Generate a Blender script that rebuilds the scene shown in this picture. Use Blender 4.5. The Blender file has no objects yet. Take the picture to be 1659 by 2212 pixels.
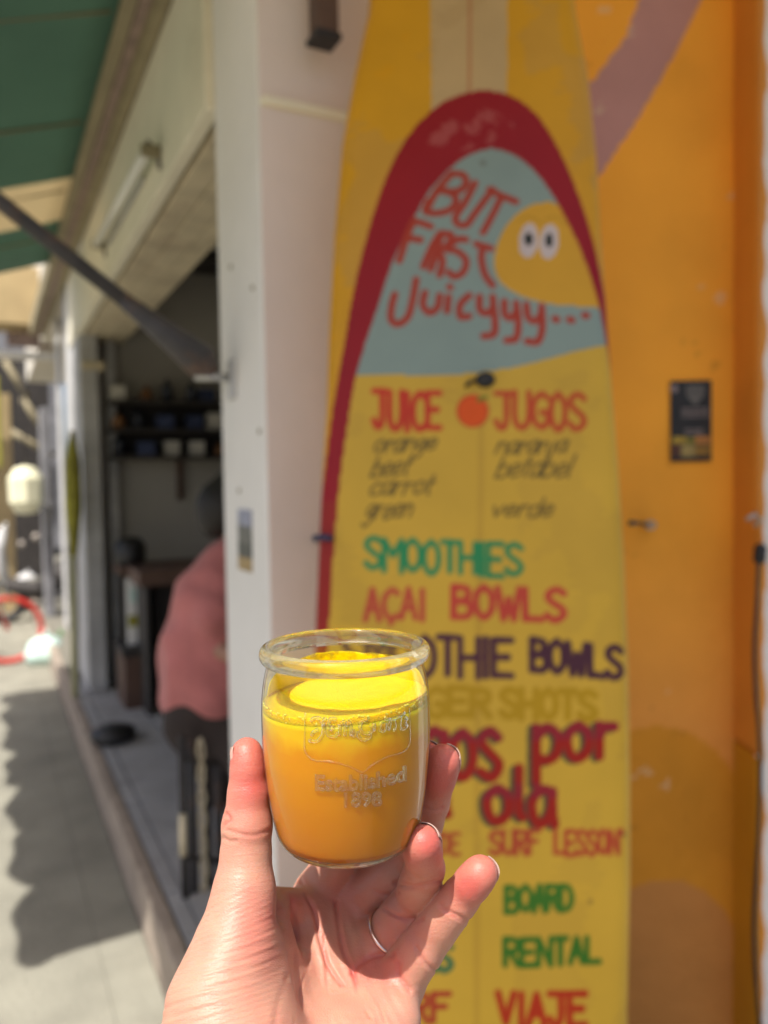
import bpy, bmesh, math, random
import numpy as np
from mathutils import Vector, Matrix
random.seed(4); RNG = np.random.default_rng(4)
sc = bpy.context.scene
COL = sc.collection
R = math.radians

# ------------------------------------------------------------------ camera frame
# world: X across the street into the building, Y along the shop front, Z up, pavement at z = 0
F = 1700.0; CX, CY = 829.5, 1106.0; EYE = 1.40
def unit(v):
    v = np.array(v, float); return v / np.linalg.norm(v)
DN = unit((730, 43900, 1700))                       # gravity in camera axes (right, down, forward)
UPc = -DN
d1 = np.array((-855, -59, 1700.0)); d1 -= d1.dot(DN) * DN; YWc = unit(d1)
XWc = np.cross(YWc, UPc)
RM = np.array([XWc, YWc, UPc])                      # camera vector -> world vector
CAM = np.array((0, 0, EYE))
def c2w(v): return CAM + RM @ np.array(v, float)
def ray(px, py): return RM @ np.array(((px - CX) / F, (py - CY) / F, 1.0))
def P(px, py, depth): return CAM + ray(px, py) * depth
def onZ(px, py, z): d = ray(px, py); return CAM + d * ((z - EYE) / d[2])
def onX(px, py, x): d = ray(px, py); return CAM + d * (x / d[0])
def onY(px, py, y): d = ray(px, py); return CAM + d * (y / d[1])
def onPlane(px, py, p0, n): d = ray(px, py); return CAM + d * ((np.array(p0) - CAM).dot(n) / d.dot(n))
fw = RM @ np.array((0, 0, 1.0)); FH = unit((fw[0], fw[1], 0)); RH = np.array((FH[1], -FH[0], 0))
def W(r, f, z): return RH * r + FH * f + np.array((0, 0, z))

cam = bpy.data.cameras.new('camera'); camo = bpy.data.objects.new('camera', cam); COL.objects.link(camo)
m = np.eye(4); m[:3, 0] = RM[:, 0]; m[:3, 1] = -RM[:, 1]; m[:3, 2] = -RM[:, 2]; m[:3, 3] = CAM
camo.matrix_world = Matrix(m.tolist())
cam.sensor_fit = 'HORIZONTAL'; cam.sensor_width = 36; cam.lens = 36 * F / 1659
cam.clip_start = 0.02; cam.clip_end = 400
cam.dof.use_dof = True; cam.dof.focus_distance = 0.312; cam.dof.aperture_fstop = 9.0; cam.dof.aperture_blades = 0
sc.camera = camo

# ------------------------------------------------------------------ light
SUN_EL = 61.0; a_ = R(26.7 + 30)
SD = np.array((-math.sin(a_) * math.cos(R(SUN_EL)), -math.cos(a_) * math.cos(R(SUN_EL)), math.sin(R(SUN_EL))))
w = bpy.data.worlds.new('World'); sc.world = w; w.use_nodes = True
nt = w.node_tree; bg = nt.nodes['Background']
sky = nt.nodes.new('ShaderNodeTexSky'); sky.sky_type = 'NISHITA'; sky.sun_disc = False
sky.sun_elevation = R(SUN_EL); sky.sun_rotation = math.atan2(SD[0], SD[1]); sky.dust_density = 4.0; sky.air_density = 0.7; sky.ozone_density = 0.6
nt.links.new(sky.outputs[0], bg.inputs[0]); bg.inputs[1].default_value = 0.11
sl = bpy.data.lights.new('sun', 'SUN'); sl.energy = 4.4; sl.angle = R(0.53); sl.color = (1, 0.95, 0.87)
so = bpy.data.objects.new('sun', sl); COL.objects.link(so); so.location = (-3, -2, 6)
so.rotation_euler = Vector(SD.tolist()).to_track_quat('Z', 'Y').to_euler()
sc.view_settings.view_transform = 'Standard'; sc.view_settings.look = 'None'
sc.view_settings.gamma = 1; sc.view_settings.use_curve_mapping = False; sc.view_settings.exposure = 0.7
cy = sc.cycles; cy.use_denoising = True
try: cy.denoiser = 'OPENIMAGEDENOISE'
except Exception: pass
cy.max_bounces = 14; cy.transparent_max_bounces = 24; cy.transmission_bounces = 12; cy.glossy_bounces = 6; cy.diffuse_bounces = 5
cy.sample_clamp_indirect = 6; cy.caustics_reflective = False; cy.caustics_refractive = True; cy.blur_glossy = 0.4

# ------------------------------------------------------------------ materials
def srgb(r, g, b):
    f = lambda c: (c / 12.92) if c <= 0.04045 else ((c + 0.055) / 1.055) ** 2.4
    return (f(r / 255), f(g / 255), f(b / 255))
def mat(name, col, rough=0.7, var=0.12, scale=8.0, bump=0.0, bscale=40.0, metal=0.0, stain=None, stain_amt=0.0, spec=0.5, sheen=0.0):
    """procedural: base colour broken up by two noises, optional stains and relief"""
    ma = bpy.data.materials.new(name); ma.use_nodes = True; t = ma.node_tree; b = t.nodes['Principled BSDF']
    N = t.nodes.new; L = t.links.new
    tc = N('ShaderNodeTexCoord')
    n1 = N('ShaderNodeTexNoise'); n1.inputs['Scale'].default_value = scale; n1.inputs['Detail'].default_value = 6
    L(tc.outputs['Object'], n1.inputs['Vector'])
    mr = N('ShaderNodeMapRange'); mr.inputs[1].default_value = 0.3; mr.inputs[2].default_value = 0.7
    mr.inputs[3].default_value = 1 - var; mr.inputs[4].default_value = 1 + var; L(n1.outputs[0], mr.inputs[0])
    mx = N('ShaderNodeMix'); mx.data_type = 'RGBA'; mx.blend_type = 'MULTIPLY'; mx.inputs[0].default_value = 1
    mx.inputs[6].default_value = (*col, 1); L(mr.outputs[0], mx.inputs[7]); out = mx.outputs[2]
    if stain:
        n2 = N('ShaderNodeTexNoise'); n2.inputs['Scale'].default_value = scale * 0.45; n2.inputs['Detail'].default_value = 9; n2.inputs['Roughness'].default_value = 0.65
        L(tc.outputs['Object'], n2.inputs['Vector'])
        r2 = N('ShaderNodeMapRange'); r2.inputs[1].default_value = 0.52; r2.inputs[2].default_value = 0.68; r2.inputs[4].default_value = stain_amt
        L(n2.outputs[0], r2.inputs[0])
        m2 = N('ShaderNodeMix'); m2.data_type = 'RGBA'; L(r2.outputs[0], m2.inputs[0]); L(out, m2.inputs[6]); m2.inputs[7].default_value = (*stain, 1); out = m2.outputs[2]
    L(out, b.inputs['Base Color'])
    b.inputs['Roughness'].default_value = rough; b.inputs['Metallic'].default_value = metal; b.inputs['Specular IOR Level'].default_value = spec
    if sheen: b.inputs['Sheen Weight'].default_value = sheen
    if bump:
        n3 = N('ShaderNodeTexNoise'); n3.inputs['Scale'].default_value = bscale; n3.inputs['Detail'].default_value = 8
        L(tc.outputs['Object'], n3.inputs['Vector']); bp = N('ShaderNodeBump'); bp.inputs['Strength'].default_value = bump; bp.inputs['Distance'].default_value = 0.02
        L(n3.outputs[0], bp.inputs['Height']); L(bp.outputs[0], b.inputs['Normal'])
    return ma
M = {}
M['pave'] = mat('concrete_paving', (0.245, 0.235, 0.19), 0.85, 0.18, 4, 0.35, 60, stain=(0.17, 0.16, 0.13), stain_amt=0.5)
M['joint'] = mat('dirty_joint', (0.17, 0.16, 0.13), 0.95, 0.2, 10)
M['kerb'] = mat('brown_kerb', (0.34, 0.28, 0.225), 0.85, 0.2, 9, 0.3, 50)
M['tile'] = mat('grey_floor_tile', (0.34, 0.34, 0.345), 0.5, 0.12, 7, 0.05, 50, stain=(0.16, 0.15, 0.14), stain_amt=0.4)
M['pier'] = mat('white_plaster', (0.84, 0.82, 0.79), 0.85, 0.04, 3, 0.2, 14, stain=(0.70, 0.68, 0.63), stain_amt=0.35)
M['pink'] = mat('pinkish_plaster', (0.82, 0.72, 0.67), 0.85, 0.05, 3, 0.2, 12, stain=(0.72, 0.64, 0.58), stain_amt=0.4)
M['cream'] = mat('cream_painted_wood', (0.88, 0.83, 0.66), 0.6, 0.06, 4, 0.1, 30, stain=(0.50, 0.46, 0.34), stain_amt=0.4)
M['boards'] = mat('weathered_cream_boards', (0.62, 0.54, 0.38), 0.75, 0.14, 9, 0.2, 40, stain=(0.24, 0.17, 0.12), stain_amt=0.5)
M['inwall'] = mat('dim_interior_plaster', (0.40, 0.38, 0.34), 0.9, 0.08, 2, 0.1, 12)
M['dark'] = mat('dark_wood_and_shade', (0.035, 0.03, 0.028), 0.7, 0.3, 12)  # dark wood, also used as the shade in the neighbour's open front
M['black'] = mat('black_plastic', (0.012, 0.012, 0.014), 0.45, 0.1, 10)
M['arm'] = mat('worn_black_steel', (0.05, 0.047, 0.05), 0.55, 0.2, 30, 0.2, 80, stain=(0.30, 0.12, 0.03), stain_amt=0.35)
M['metal'] = mat('galvanised_steel', (0.45, 0.45, 0.44), 0.4, 0.15, 40, 0.1, 90, metal=0.8)
M['brown'] = mat('dark_brown_wood', (0.10, 0.055, 0.038), 0.6, 0.2, 12, 0.1, 40)
M['mauve'] = mat('mauve_brown_rail', (0.24, 0.17, 0.14), 0.7, 0.3, 14, 0.2, 50)
M['tan'] = mat('tan_frame', (0.27, 0.23, 0.14), 0.7, 0.15, 9)
M['tube'] = mat('white_lamp_tube', (0.8, 0.8, 0.74), 0.3, 0.02, 6)
M['cordm'] = mat('black_cable', (0.01, 0.01, 0.012), 0.4, 0.05, 5)
M['shirt'] = mat('dusty_pink_cotton', (0.56, 0.185, 0.175), 0.9, 0.10, 10, 0.35, 14, sheen=0.2)
M['trouser'] = mat('dark_brown_cotton', (0.045, 0.032, 0.028), 0.9, 0.15, 10)
M['hair'] = mat('dark_hair', (0.015, 0.012, 0.01), 0.6, 0.2, 60)
M['skin2'] = mat('tanned_skin', (0.42, 0.22, 0.15), 0.55, 0.06, 20)
M['olive'] = mat('olive_yellow_cloth', (0.30, 0.28, 0.04), 0.85, 0.25, 12)
M['dullyel'] = mat('pale_yellow_green_paint', (0.42, 0.41, 0.24), 0.7, 0.1, 8)
M['greycol'] = mat('shaded_stained_grey', (0.20, 0.20, 0.215), 0.8, 0.25, 5, 0.2, 20, stain=(0.42, 0.42, 0.43), stain_amt=0.5)  # darker copy of the grey paint, shade put into its colour
M['bulb'] = mat('grey_lamp_glass', (0.34, 0.30, 0.26), 0.4, 0.1, 20)  # plain toned-down grey for the globes
M['greyw'] = mat('grey_white_paint', (0.50, 0.50, 0.50), 0.8, 0.15, 6, 0.2, 20, stain=(0.3, 0.3, 0.31), stain_amt=0.5)
M['tanwall'] = mat('sunlit_tan_plaster', (0.42, 0.32, 0.17), 0.9, 0.12, 4, 0.2, 10)
M['redp'] = mat('red_paint', (0.55, 0.03, 0.02), 0.4, 0.05, 8)
M['mint'] = mat('mint_plastic', (0.55, 0.72, 0.66), 0.5, 0.1, 9)
M['greenp'] = mat('green_leafy_print', (0.06, 0.25, 0.08), 0.6, 0.3, 15)
M['lantern'] = mat('cream_paper_lantern', (0.75, 0.73, 0.52), 0.8, 0.04, 8)
M['white'] = mat('white_paint', (0.78, 0.77, 0.74), 0.6, 0.05, 8)
M['slabm'] = mat('upper_floor_plaster', (0.72, 0.68, 0.60), 0.9, 0.05, 3)
M['bottle_a'] = mat('dark_glass_bottle', (0.03, 0.035, 0.05), 0.2, 0.1, 8)
M['bottle_b'] = mat('amber_jar', (0.20, 0.09, 0.03), 0.25, 0.1, 8)
M['bottle_c'] = mat('white_carton', (0.55, 0.53, 0.48), 0.6, 0.1, 8)
M['bottle_d'] = mat('blue_box', (0.03, 0.045, 0.11), 0.5, 0.1, 8)
M['awn'] = mat('green_awning_canvas', (0.062, 0.125, 0.088), 0.85, 0.25, 2.2, 0.15, 60, stain=(0.05, 0.13, 0.08), stain_amt=0.5)
M['awnb'] = mat('beige_awning_canvas', (0.38, 0.33, 0.22), 0.85, 0.12, 3)
for k in ('awn', 'awnb'):   # canvas lets some daylight through
    t = M[k].node_tree; b = t.nodes['Principled BSDF']; o = t.nodes['Material Output']
    tr = t.nodes.new('ShaderNodeBsdfTranslucent'); tr.inputs[0].default_value = (0.25, 0.37, 0.29, 1) if k == 'awn' else (0.8, 0.70, 0.5, 1)
    mx = t.nodes.new('ShaderNodeMixShader'); mx.inputs[0].default_value = 0.3 if k == 'awn' else 0.4
    t.links.new(b.outputs[0], mx.inputs[1]); t.links.new(tr.outputs[0], mx.inputs[2]); t.links.new(mx.outputs[0], o.inputs[0])

def attr_mat(name, attr='paint', rough=0.4, var=0.05, scale=6, bump=0.05, bscale=30, spec=0.4):
    ma = mat(name, (1, 1, 1), rough, var, scale, bump, bscale, spec=spec); t = ma.node_tree
    at = t.nodes.new('ShaderNodeAttribute'); at.attribute_name = attr
    mx = [n for n in t.nodes if n.bl_idname == 'ShaderNodeMix'][0]; t.links.new(at.outputs['Color'], mx.inputs[6])
    return ma

# ------------------------------------------------------------------ object helpers
def tag(o, label=None, cat=None, group=None, kind=None):
    if label: o['label'] = label
    if cat: o['category'] = cat
    if group: o['group'] = group
    if kind: o['kind'] = kind
    return o
def empty(name, loc, label, cat, group=None):
    o = bpy.data.objects.new(name, None); COL.objects.link(o); o.location = Vector([float(v) for v in loc]); o.empty_display_size = 0.05
    return tag(o, label, cat, group)
def mesh(name, vs, fs, ma, parent=None, smooth=False):
    vs = np.array([[float(c) for c in v] for v in vs]) if not isinstance(vs, np.ndarray) else vs
    org = vs.mean(0) if parent is None else np.zeros(3)
    me = bpy.data.meshes.new(name); me.from_pydata((vs - org).tolist(), [], [tuple(f) for f in fs]); me.update()
    mats = ma if isinstance(ma, list) else [ma]
    for x in mats: me.materials.append(x)
    if smooth: me.polygons.foreach_set('use_smooth', [True] * len(me.polygons))
    o = bpy.data.objects.new(name, me); COL.objects.link(o)
    if parent is None: o.location = Vector(org.tolist())
    else: attach(o, parent)
    return o
def attach(o, parent):
    o.parent = parent
    # world matrix of parent chain (only translations are used)
    # (a parent that is itself a part already sits at the world origin)
    o.matrix_parent_inverse = Matrix.Translation(-parent.location) if parent.parent is None else Matrix()
def fixc(o):                                         # keeps faces outward
    bm = bmesh.new(); bm.from_mesh(o.data); bmesh.ops.recalc_face_normals(bm, faces=bm.faces); bm.to_mesh(o.data); bm.free(); return o
def bevel(o, wdt=0.004, seg=2):
    b = o.modifiers.new('bevel', 'BEVEL'); b.width = wdt; b.segments = seg; b.limit_method = 'ANGLE'; return o
def hexa(name, A, B, ma, parent=None, bv=0.0):
    """solid between quad A and quad B"""
    vs = list(A) + list(B); fs = [(0, 1, 2, 3), (7, 6, 5, 4)] + [(i, i + 4, (i + 1) % 4 + 4, (i + 1) % 4) for i in range(4)]
    o = fixc(mesh(name, vs, fs, ma, parent))
    if bv: bevel(o, bv)
    return o
def box(name, lo, hi, ma, parent=None, bv=0.0):
    x0, y0, z0 = lo; x1, y1, z1 = hi
    return hexa(name, [(x0, y0, z0), (x1, y0, z0), (x1, y1, z0), (x0, y1, z0)], [(x0, y0, z1), (x1, y0, z1), (x1, y1, z1), (x0, y1, z1)], ma, parent, bv)
def fbox(name, lo, hi, ma, parent=None, bv=0.0):      # box aligned to the slanted alcove wall (right, forward, z)
    x0, y0, z0 = lo; x1, y1, z1 = hi
    return hexa(name, [W(x0, y0, z0), W(x1, y0, z0), W(x1, y1, z0), W(x0, y1, z0)], [W(x0, y0, z1), W(x1, y0, z1), W(x1, y1, z1), W(x0, y1, z1)], ma, parent, bv)
def ybox(name, px0, py0, px1, py1, Y, th, ma, parent=None, bv=0.0, z0=None):  # front face on plane Y
    a = onY(px0, py0, Y); b = onY(px1, py1, Y)
    return box(name, (a[0], Y, b[2] if z0 is None else z0), (b[0], Y + th, a[2]), ma, parent, bv)
def smoothpts(pts, n=6):
    p = np.array(pts, float)
    if len(p) < 3: return p
    q = np.vstack([2 * p[0] - p[1], p, 2 * p[-1] - p[-2]]); out = []
    for i in range(1, len(q) - 2):
        for k in range(n):
            t = k / n; a, b, c, d = q[i - 1], q[i], q[i + 1], q[i + 2]
            out.append(0.5 * ((2 * b) + (-a + c) * t + (2 * a - 5 * b + 4 * c - d) * t * t + (-a + 3 * b - 3 * c + d) * t ** 3))
    out.append(p[-1]); return np.array(out)
def tube_geo(pts, r, seg=8, flat=1.0):
    p = np.array(pts, float); n = len(p); rr = np.full(n, r) if np.isscalar(r) else np.array(r)
    vs = []; fs = []; up = None
    for i in range(n):
        t = unit(p[min(i + 1, n - 1)] - p[max(i - 1, 0)])
        if up is None: up = np.array((0, 0, 1.0)) if abs(t[2]) < 0.9 else np.array((1.0, 0, 0))
        a = unit(np.cross(t, up)); b = np.cross(a, t); up = b
        for k in range(seg):
            th = 2 * math.pi * k / seg; vs.append(p[i] + rr[i] * (a * math.cos(th) + b * math.sin(th) * flat))
    for i in range(n - 1):
        for k in range(seg):
            k2 = (k + 1) % seg; fs.append((i * seg + k, i * seg + k2, (i + 1) * seg + k2, (i + 1) * seg + k))
    fs.append(tuple(range(seg))[::-1]); fs.append(tuple((n - 1) * seg + k for k in range(seg)))
    return vs, fs
def tube(name, pts, r, ma, parent=None, seg=10, flat=1.0):
    vs, fs = tube_geo(pts, r, seg, flat); return mesh(name, np.array(vs), fs, ma, parent, True)
def join_geo(gs):
    V = []; Fs = []
    for v, f in gs:
        k = len(V); V += list(v); Fs += [tuple(i + k for i in q) for q in f]
    return np.array(V), Fs
def lathe_geo(prof, c, seg=96, tilt=None):
    """prof: (r,z) list; closed if first == last"""
    vs = []; fs = []; n = len(prof)
    for r, z in prof:
        for k in range(seg):
            th = 2 * math.pi * k / seg; vs.append((c[0] + r * math.cos(th), c[1] + r * math.sin(th), c[2] + z))
    for i in range(n - 1):
        for k in range(seg):
            k2 = (k + 1) % seg; fs.append((i * seg + k, i * seg + k2, (i + 1) * seg + k2, (i + 1) * seg + k))
    return np.array(vs), fs

# ================================================================== SETTING
ground = mesh('ground', [(-60, -40, -0.03), (60, -40, -0.03), (60, 120, -0.03), (-60, 120, -0.03)], [(0, 1, 2, 3)], M['joint']); tag(ground, kind='structure')
FX = onZ(236, 1572, 0.16)[0]                      # facade plane
KX = onZ(342, 2107, 0.0)[0]                       # kerb face
SH = 0.16
PY0 = onX(585, 1500, FX)[1]; PY1 = onX(492, 1500, FX)[1]   # pier along Y
print('FX', FX, 'KX', KX, 'PY', PY0, PY1)
# pavement of big cast slabs with thin joints
pave = bpy.data.objects.new('pavement', None); COL.objects.link(pave); tag(pave, kind='structure')
sx = [-14, -9, -5.5, -3.4, -2.1, -1.1, -0.45, onZ(222, 2090, 0)[0], KX - 0.004]
ysl = [-14, -8, -4, -2, -0.6, 0.5, 1.45, 2.42, 3.5, 4.7, 6.0, 7.4, 9, 11, 14, 19, 26, 40]
for i in range(len(sx) - 1):
    off = 0.0 if i % 2 else 0.3
    for j in range(len(ysl) - 1):
        hz = random.uniform(-0.0015, 0.0015)
        o = box('paving_slab', (sx[i] + 0.0008, ysl[j] + off + 0.0008, -0.026), (sx[i + 1] - 0.0008, ysl[j + 1] + off - 0.0008, 0 + hz), M['pave'], pave)
# raised tiled step in front of and inside the shop
step = box('shop_step', (KX + 0.03, PY0 + 0.004, -0.03), (4.2, 12, SH - 0.014), M['joint']); tag(step, kind='structure')
step2 = box('step_side', (KX + 0.03, PY0 - 3.5, -0.03), (FX + 0.02, PY0, SH - 0.014), M['joint']); tag(step2, kind='structure')
kerb = bpy.data.objects.new('kerb', None); COL.objects.link(kerb); tag(kerb, kind='structure')
yy = -1.5
while yy < 11:
    ln = random.uniform(0.5, 0.62); box('kerb_stone', (KX, yy, -0.02), (KX + 0.045, yy + ln - 0.006, SH + random.uniform(-.002, .002)), M['kerb'], kerb, 0.006); yy += ln
X1 = onZ(400, 1936, SH)[0]
ty = 1.9
while ty < 7.2:
    for (a, b) in [(KX + 0.05, X1), (X1, X1 + 0.25), (X1 + 0.25, X1 + 0.5), (X1 + 0.5, X1 + 0.75), (X1 + 0.75, X1 + 1.0)]:
        if ty < 5.4:
            box('floor_tile', (a + 0.003, ty + 0.003, SH - 0.02), (b - 0.003, ty + 0.247, SH + random.uniform(-.0012, .0012)), M['tile'], step, 0.002)
    ty += 0.25

# pier and plaster wall of the building corner
top = 4.6
zA = onX(387, 9, FX)[2]
pier = box('corner_pier', (FX, PY0, SH), (FX + 0.3, PY1, top), M['pier'], None, 0.012); tag(pier, 'narrow white plaster pier at the corner of the shop front, behind the raised jar', 'pier')
pw = empty('plaster_wall', (FX + .3, PY0, 0), 'pinkish plaster wall between the white pier and the surfboard', 'wall')
WEND = W(-0.03, 1.955, 0)[0]
zl = onY(640, 232, PY0)[2]
box('lower_wall', (FX + 0.302, PY0 + 0.004, 0), (FX + 1.0, PY1, zl - 0.012), M['pink'], pw)
box('corner_skim', (FX + 0.004, PY0 - 0.003, SH), (FX + 0.30, PY0 + 0.002, zl - 0.012), M['pink'], pw)
box('ledge_moulding', (FX + 0.006, PY0 - 0.022, zl - 0.012), (FX + 1.0, PY0 + 0.1, zl + 0.004), M['cream'], pw, 0.004)
box('upper_wall', (FX + 0.004, PY0 - 0.005, zl + 0.004), (FX + 1.0, PY1, top), M['pink'], pw)
# brown bracket on that wall, top
a = onY(686, 0, PY0 - 0.10); b = onY(734, 86, PY0 - 0.10)
bk = empty('wall_bracket', (a[0], PY0 - .05, b[2]), 'dark brown wooden bracket high on the pinkish wall', 'bracket')
box('bracket_post', (a[0], PY0 - 0.10, b[2] + 0.012), (b[0], PY0 - 0.05, b[2] + 0.5), M['brown'], bk, 0.004)
box('bracket_foot', (a[0] - 0.006, PY0 - 0.104, b[2]), (b[0] + 0.004, PY0 - 0.046, b[2] + 0.012), M['black'], bk, 0.002)
box('bracket_arm', (a[0] + .01, PY0 - 0.05, b[2] + 0.22), (b[0] - .01, PY0 - 0.005, b[2] + 0.26), M['brown'], bk, 0.003)

# slanted orange alcove wall: paint pattern as a colour attribute on a fine sheet, with a reveal on the right
OF = 1.955
rx = (1588 - CX) / F * OF
def poly_in(px, py, poly):
    poly = np.array(poly); c = np.zeros(len(px), bool); n = len(poly)
    for i in range(n):
        x1, y1 = poly[i]; x2, y2 = poly[(i + 1) % n]
        if y1 == y2: continue
        cond = ((y1 > py) != (y2 > py)) & (px < (x2 - x1) * (py - y1) / (y2 - y1) + x1); c ^= cond
    return c
nW = unit(-FH)
def wall_rz(px, py):
    p = onPlane(px, py, FH * OF, FH); return (p.dot(RH), p[2])
def grid_sheet(name, r0, r1, z0, z1, st, f, ma, parent):
    nr = int((r1 - r0) / st) + 1; nz = int((z1 - z0) / st) + 1
    rr, zz = np.meshgrid(np.linspace(r0, r1, nr), np.linspace(z0, z1, nz)); rr = rr.ravel(); zz = zz.ravel()
    V = RH[None] * rr[:, None] + FH[None] * f + np.array((0, 0, 1.0))[None] * zz[:, None]
    idx = np.arange(nr * nz).reshape(nz, nr); Q = np.stack([idx[:-1, :-1], idx[:-1, 1:], idx[1:, 1:], idx[1:, :-1]], -1).reshape(-1, 4)
    return V, Q.tolist(), rr, zz
OW = empty('orange_wall', W(0.4, OF, 0), 'bright orange painted wall right of the surfboard with a mauve band', 'wall')
V, Q, rr, zz = grid_sheet('x', -0.06, rx, -0.02, 3.3, 0.008, OF, None, None)
V = V + FH[None] * (0.003 * (np.sin(rr * 9 + 1) * np.sin(zz * 6) + 0.5 * np.sin(rr * 23 + zz * 17)))[:, None]
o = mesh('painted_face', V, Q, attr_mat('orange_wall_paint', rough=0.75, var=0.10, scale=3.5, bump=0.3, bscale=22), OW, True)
colr = np.tile(np.array((0.97, 0.435, 0.04)), (len(rr), 1))
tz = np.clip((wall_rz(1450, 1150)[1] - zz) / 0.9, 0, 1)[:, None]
colr = colr * (1 - tz) + np.array((0.62, 0.25, 0.075)) * tz       # fades to a darker, pinker orange towards the bottom
band = [wall_rz(*q) for q in [(1388, -20), (1350, 82), (1285, 170), (1180, 230), (1180, 480), (1300, 372), (1370, 270), (1440, 150), (1524, -20)]]
colr[poly_in(rr, zz, band)] = (0.52, 0.28, 0.27)
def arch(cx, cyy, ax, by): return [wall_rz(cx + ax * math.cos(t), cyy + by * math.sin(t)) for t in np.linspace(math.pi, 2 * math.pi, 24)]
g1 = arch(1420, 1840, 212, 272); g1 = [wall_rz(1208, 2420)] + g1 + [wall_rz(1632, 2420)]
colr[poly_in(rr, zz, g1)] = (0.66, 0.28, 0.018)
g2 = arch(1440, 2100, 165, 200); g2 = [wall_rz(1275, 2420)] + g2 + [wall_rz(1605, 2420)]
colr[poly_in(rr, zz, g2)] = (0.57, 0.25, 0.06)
def fbm2(x, y, s, seed):
    r = np.random.default_rng(seed); v = 0
    for o_ in range(5):
        for _ in range(3):
            a = r.uniform(0, 6.28); f_ = s * 2 ** o_ * r.uniform(.7, 1.3); v = v + np.sin((x * math.cos(a) + y * math.sin(a)) * f_ + r.uniform(0, 6.28)) / 2 ** (o_ * .7)
    return v / 4
w1 = fbm2(rr, zz, 5, 1); w2 = fbm2(rr, zz, 30, 2)
colr = colr * (1 + .07 * w1)[:, None]
colr[w2 > .98] = colr[w2 > .98] * .6 + np.array((.75, .62, .45)) * .4       # rubbed and chipped spots
colr[w2 < -1.02] *= .8
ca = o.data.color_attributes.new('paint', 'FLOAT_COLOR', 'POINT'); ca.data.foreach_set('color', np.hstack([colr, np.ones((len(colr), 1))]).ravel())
fbox('wall_core', (-0.10, OF + 0.02, -0.02), (rx + 0.3, OF + 0.18, 3.4), M['pier'], OW)
M['orange'] = mat('orange_reveal_paint', (0.72, 0.29, 0.035), 0.75, 0.06, 5, 0.3, 16)
M['orange2'] = mat('golden_reveal_paint', (0.58, 0.27, 0.008), 0.75, 0.06, 5, 0.3, 16)
zg = wall_rz(1500, 1600)[1]; zg2 = zg - 0.55
fbox('reveal', (rx - 0.004, 1.83, zg), (rx + 0.10, OF + 0.02, 3.4), M['orange'], OW, 0.012)
fbox('reveal', (rx - 0.004, 1.83, -0.02), (rx + 0.10, OF + 0.02, zg - 0.001), M['orange2'], OW, 0.012)
rw = fbox('white_wall', (rx + 0.0012, 1.826, -0.02), (rx + 2.2, 1.86, 3.4), M['pier'], None, 0.012); tag(rw, 'rough off-white plaster wall at the right edge of the photo', 'wall')
# overpainted ragged edge of orange on the white wall
vs = []; fs = []; n = 160
for i in range(n + 1):
    z = -0.02 + 3.38 * i / n
    wd = 0.010 + 0.006 * math.sin(i * 0.7) * math.sin(i * 0.23 + 1) + random.uniform(-.002, .002)
    vs += [W(rx + 0.001, 1.8245, z), W(rx + 0.001 + wd, 1.8245, z)]
fs = [(2 * i, 2 * i + 1, 2 * i + 3, 2 * i + 2) for i in range(n)]
mesh('paint_edge', vs, fs, M['orange'], OW)
# upper storey and side building that close the street, out of frame
us = box('upper_storey', (FX + .005, PY1 + .3, zA + .13), (4.5, 12, 6.5), M['slabm']); tag(us, 'cream plaster upper storey overhanging the alcove and shop', 'building')

# awnings; the near one is added above the frame to shade the alcove
def awning(name, xa, za, xf, zf, y0, y1, label, scal=0.52, stripes=()):
    t = empty(name, (xa, (y0 + y1) / 2, za), label, 'awning', 'canvas awnings on the shop front')
    nx, ny = 14, max(8, int((y1 - y0) / 0.12)); vs = []; fs = []
    for j in range(ny + 1):
        for i in range(nx + 1):
            u = i / nx; y = y0 + (y1 - y0) * j / ny
            sag = -0.035 * math.sin(math.pi * u) - 0.008 * math.sin(j * math.pi / 2.0) * math.sin(math.pi * u)
            vs.append((xa + (xf - xa) * u, y, za + (zf - za) * u + sag))
    for j in range(ny):
        for i in range(nx):
            k = j * (nx + 1) + i; fs.append((k, k + 1, k + nx + 2, k + nx + 1))
    c = mesh('canvas', vs, fs, [M['awn'], M['awnb']], t, True)
    for p in c.data.polygons:
        jj = p.index // nx; y = y0 + (y1 - y0) * (jj + .5) / ny
        p.material_index = 1 if any(a <= y <= b for a, b in stripes) else 0
    s = c.modifiers.new('thick', 'SOLIDIFY'); s.thickness = 0.0015
    vs = []; fs = []; n = int((y1 - y0) / 0.02)
    for j in range(n + 1):
        y = y0 + (y1 - y0) * j / n; ph = ((y - y0) / scal) % 1.0
        dz = 0.10 + 0.15 * math.sqrt(max(0, 1 - (2 * ph - 1) ** 2))
        vs += [(xf, y, zf), (xf - 0.012 * math.sin(j * .4), y, zf - dz)]
    for j in range(n): fs.append((2 * j, 2 * j + 1, 2 * j + 3, 2 * j + 2))
    v = mesh('valance', vs, fs, M['awn'], t, True); s = v.modifiers.new('thick', 'SOLIDIFY'); s.thickness = 0.0015
    tube('front_bar', [(xf + 0.012, y0, zf + 0.004), (xf + 0.012, y1, zf + 0.004)], 0.02, M['tan'], t)
    q = y0 + 0.6
    while q < y1:
        tube('seam', [(xa - 0.02, q, za - 0.01), ((xa + xf) / 2, q, (za + zf) / 2 - 0.048), (xf, q, zf - 0.012)], 0.006, M['tan'], t, 6); q += 0.75
    return t
PLZ = (0, 0, zA)
XA = onPlane(264, 0, PLZ, np.array((0, 0, 1.0)))[0]
cotx = -SD[0] / SD[2]; coty = -SD[1] / SD[2]
ZF = 2.40; XF = onZ(38, 1900, 0)[0] - cotx * (ZF - 0.2)
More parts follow.
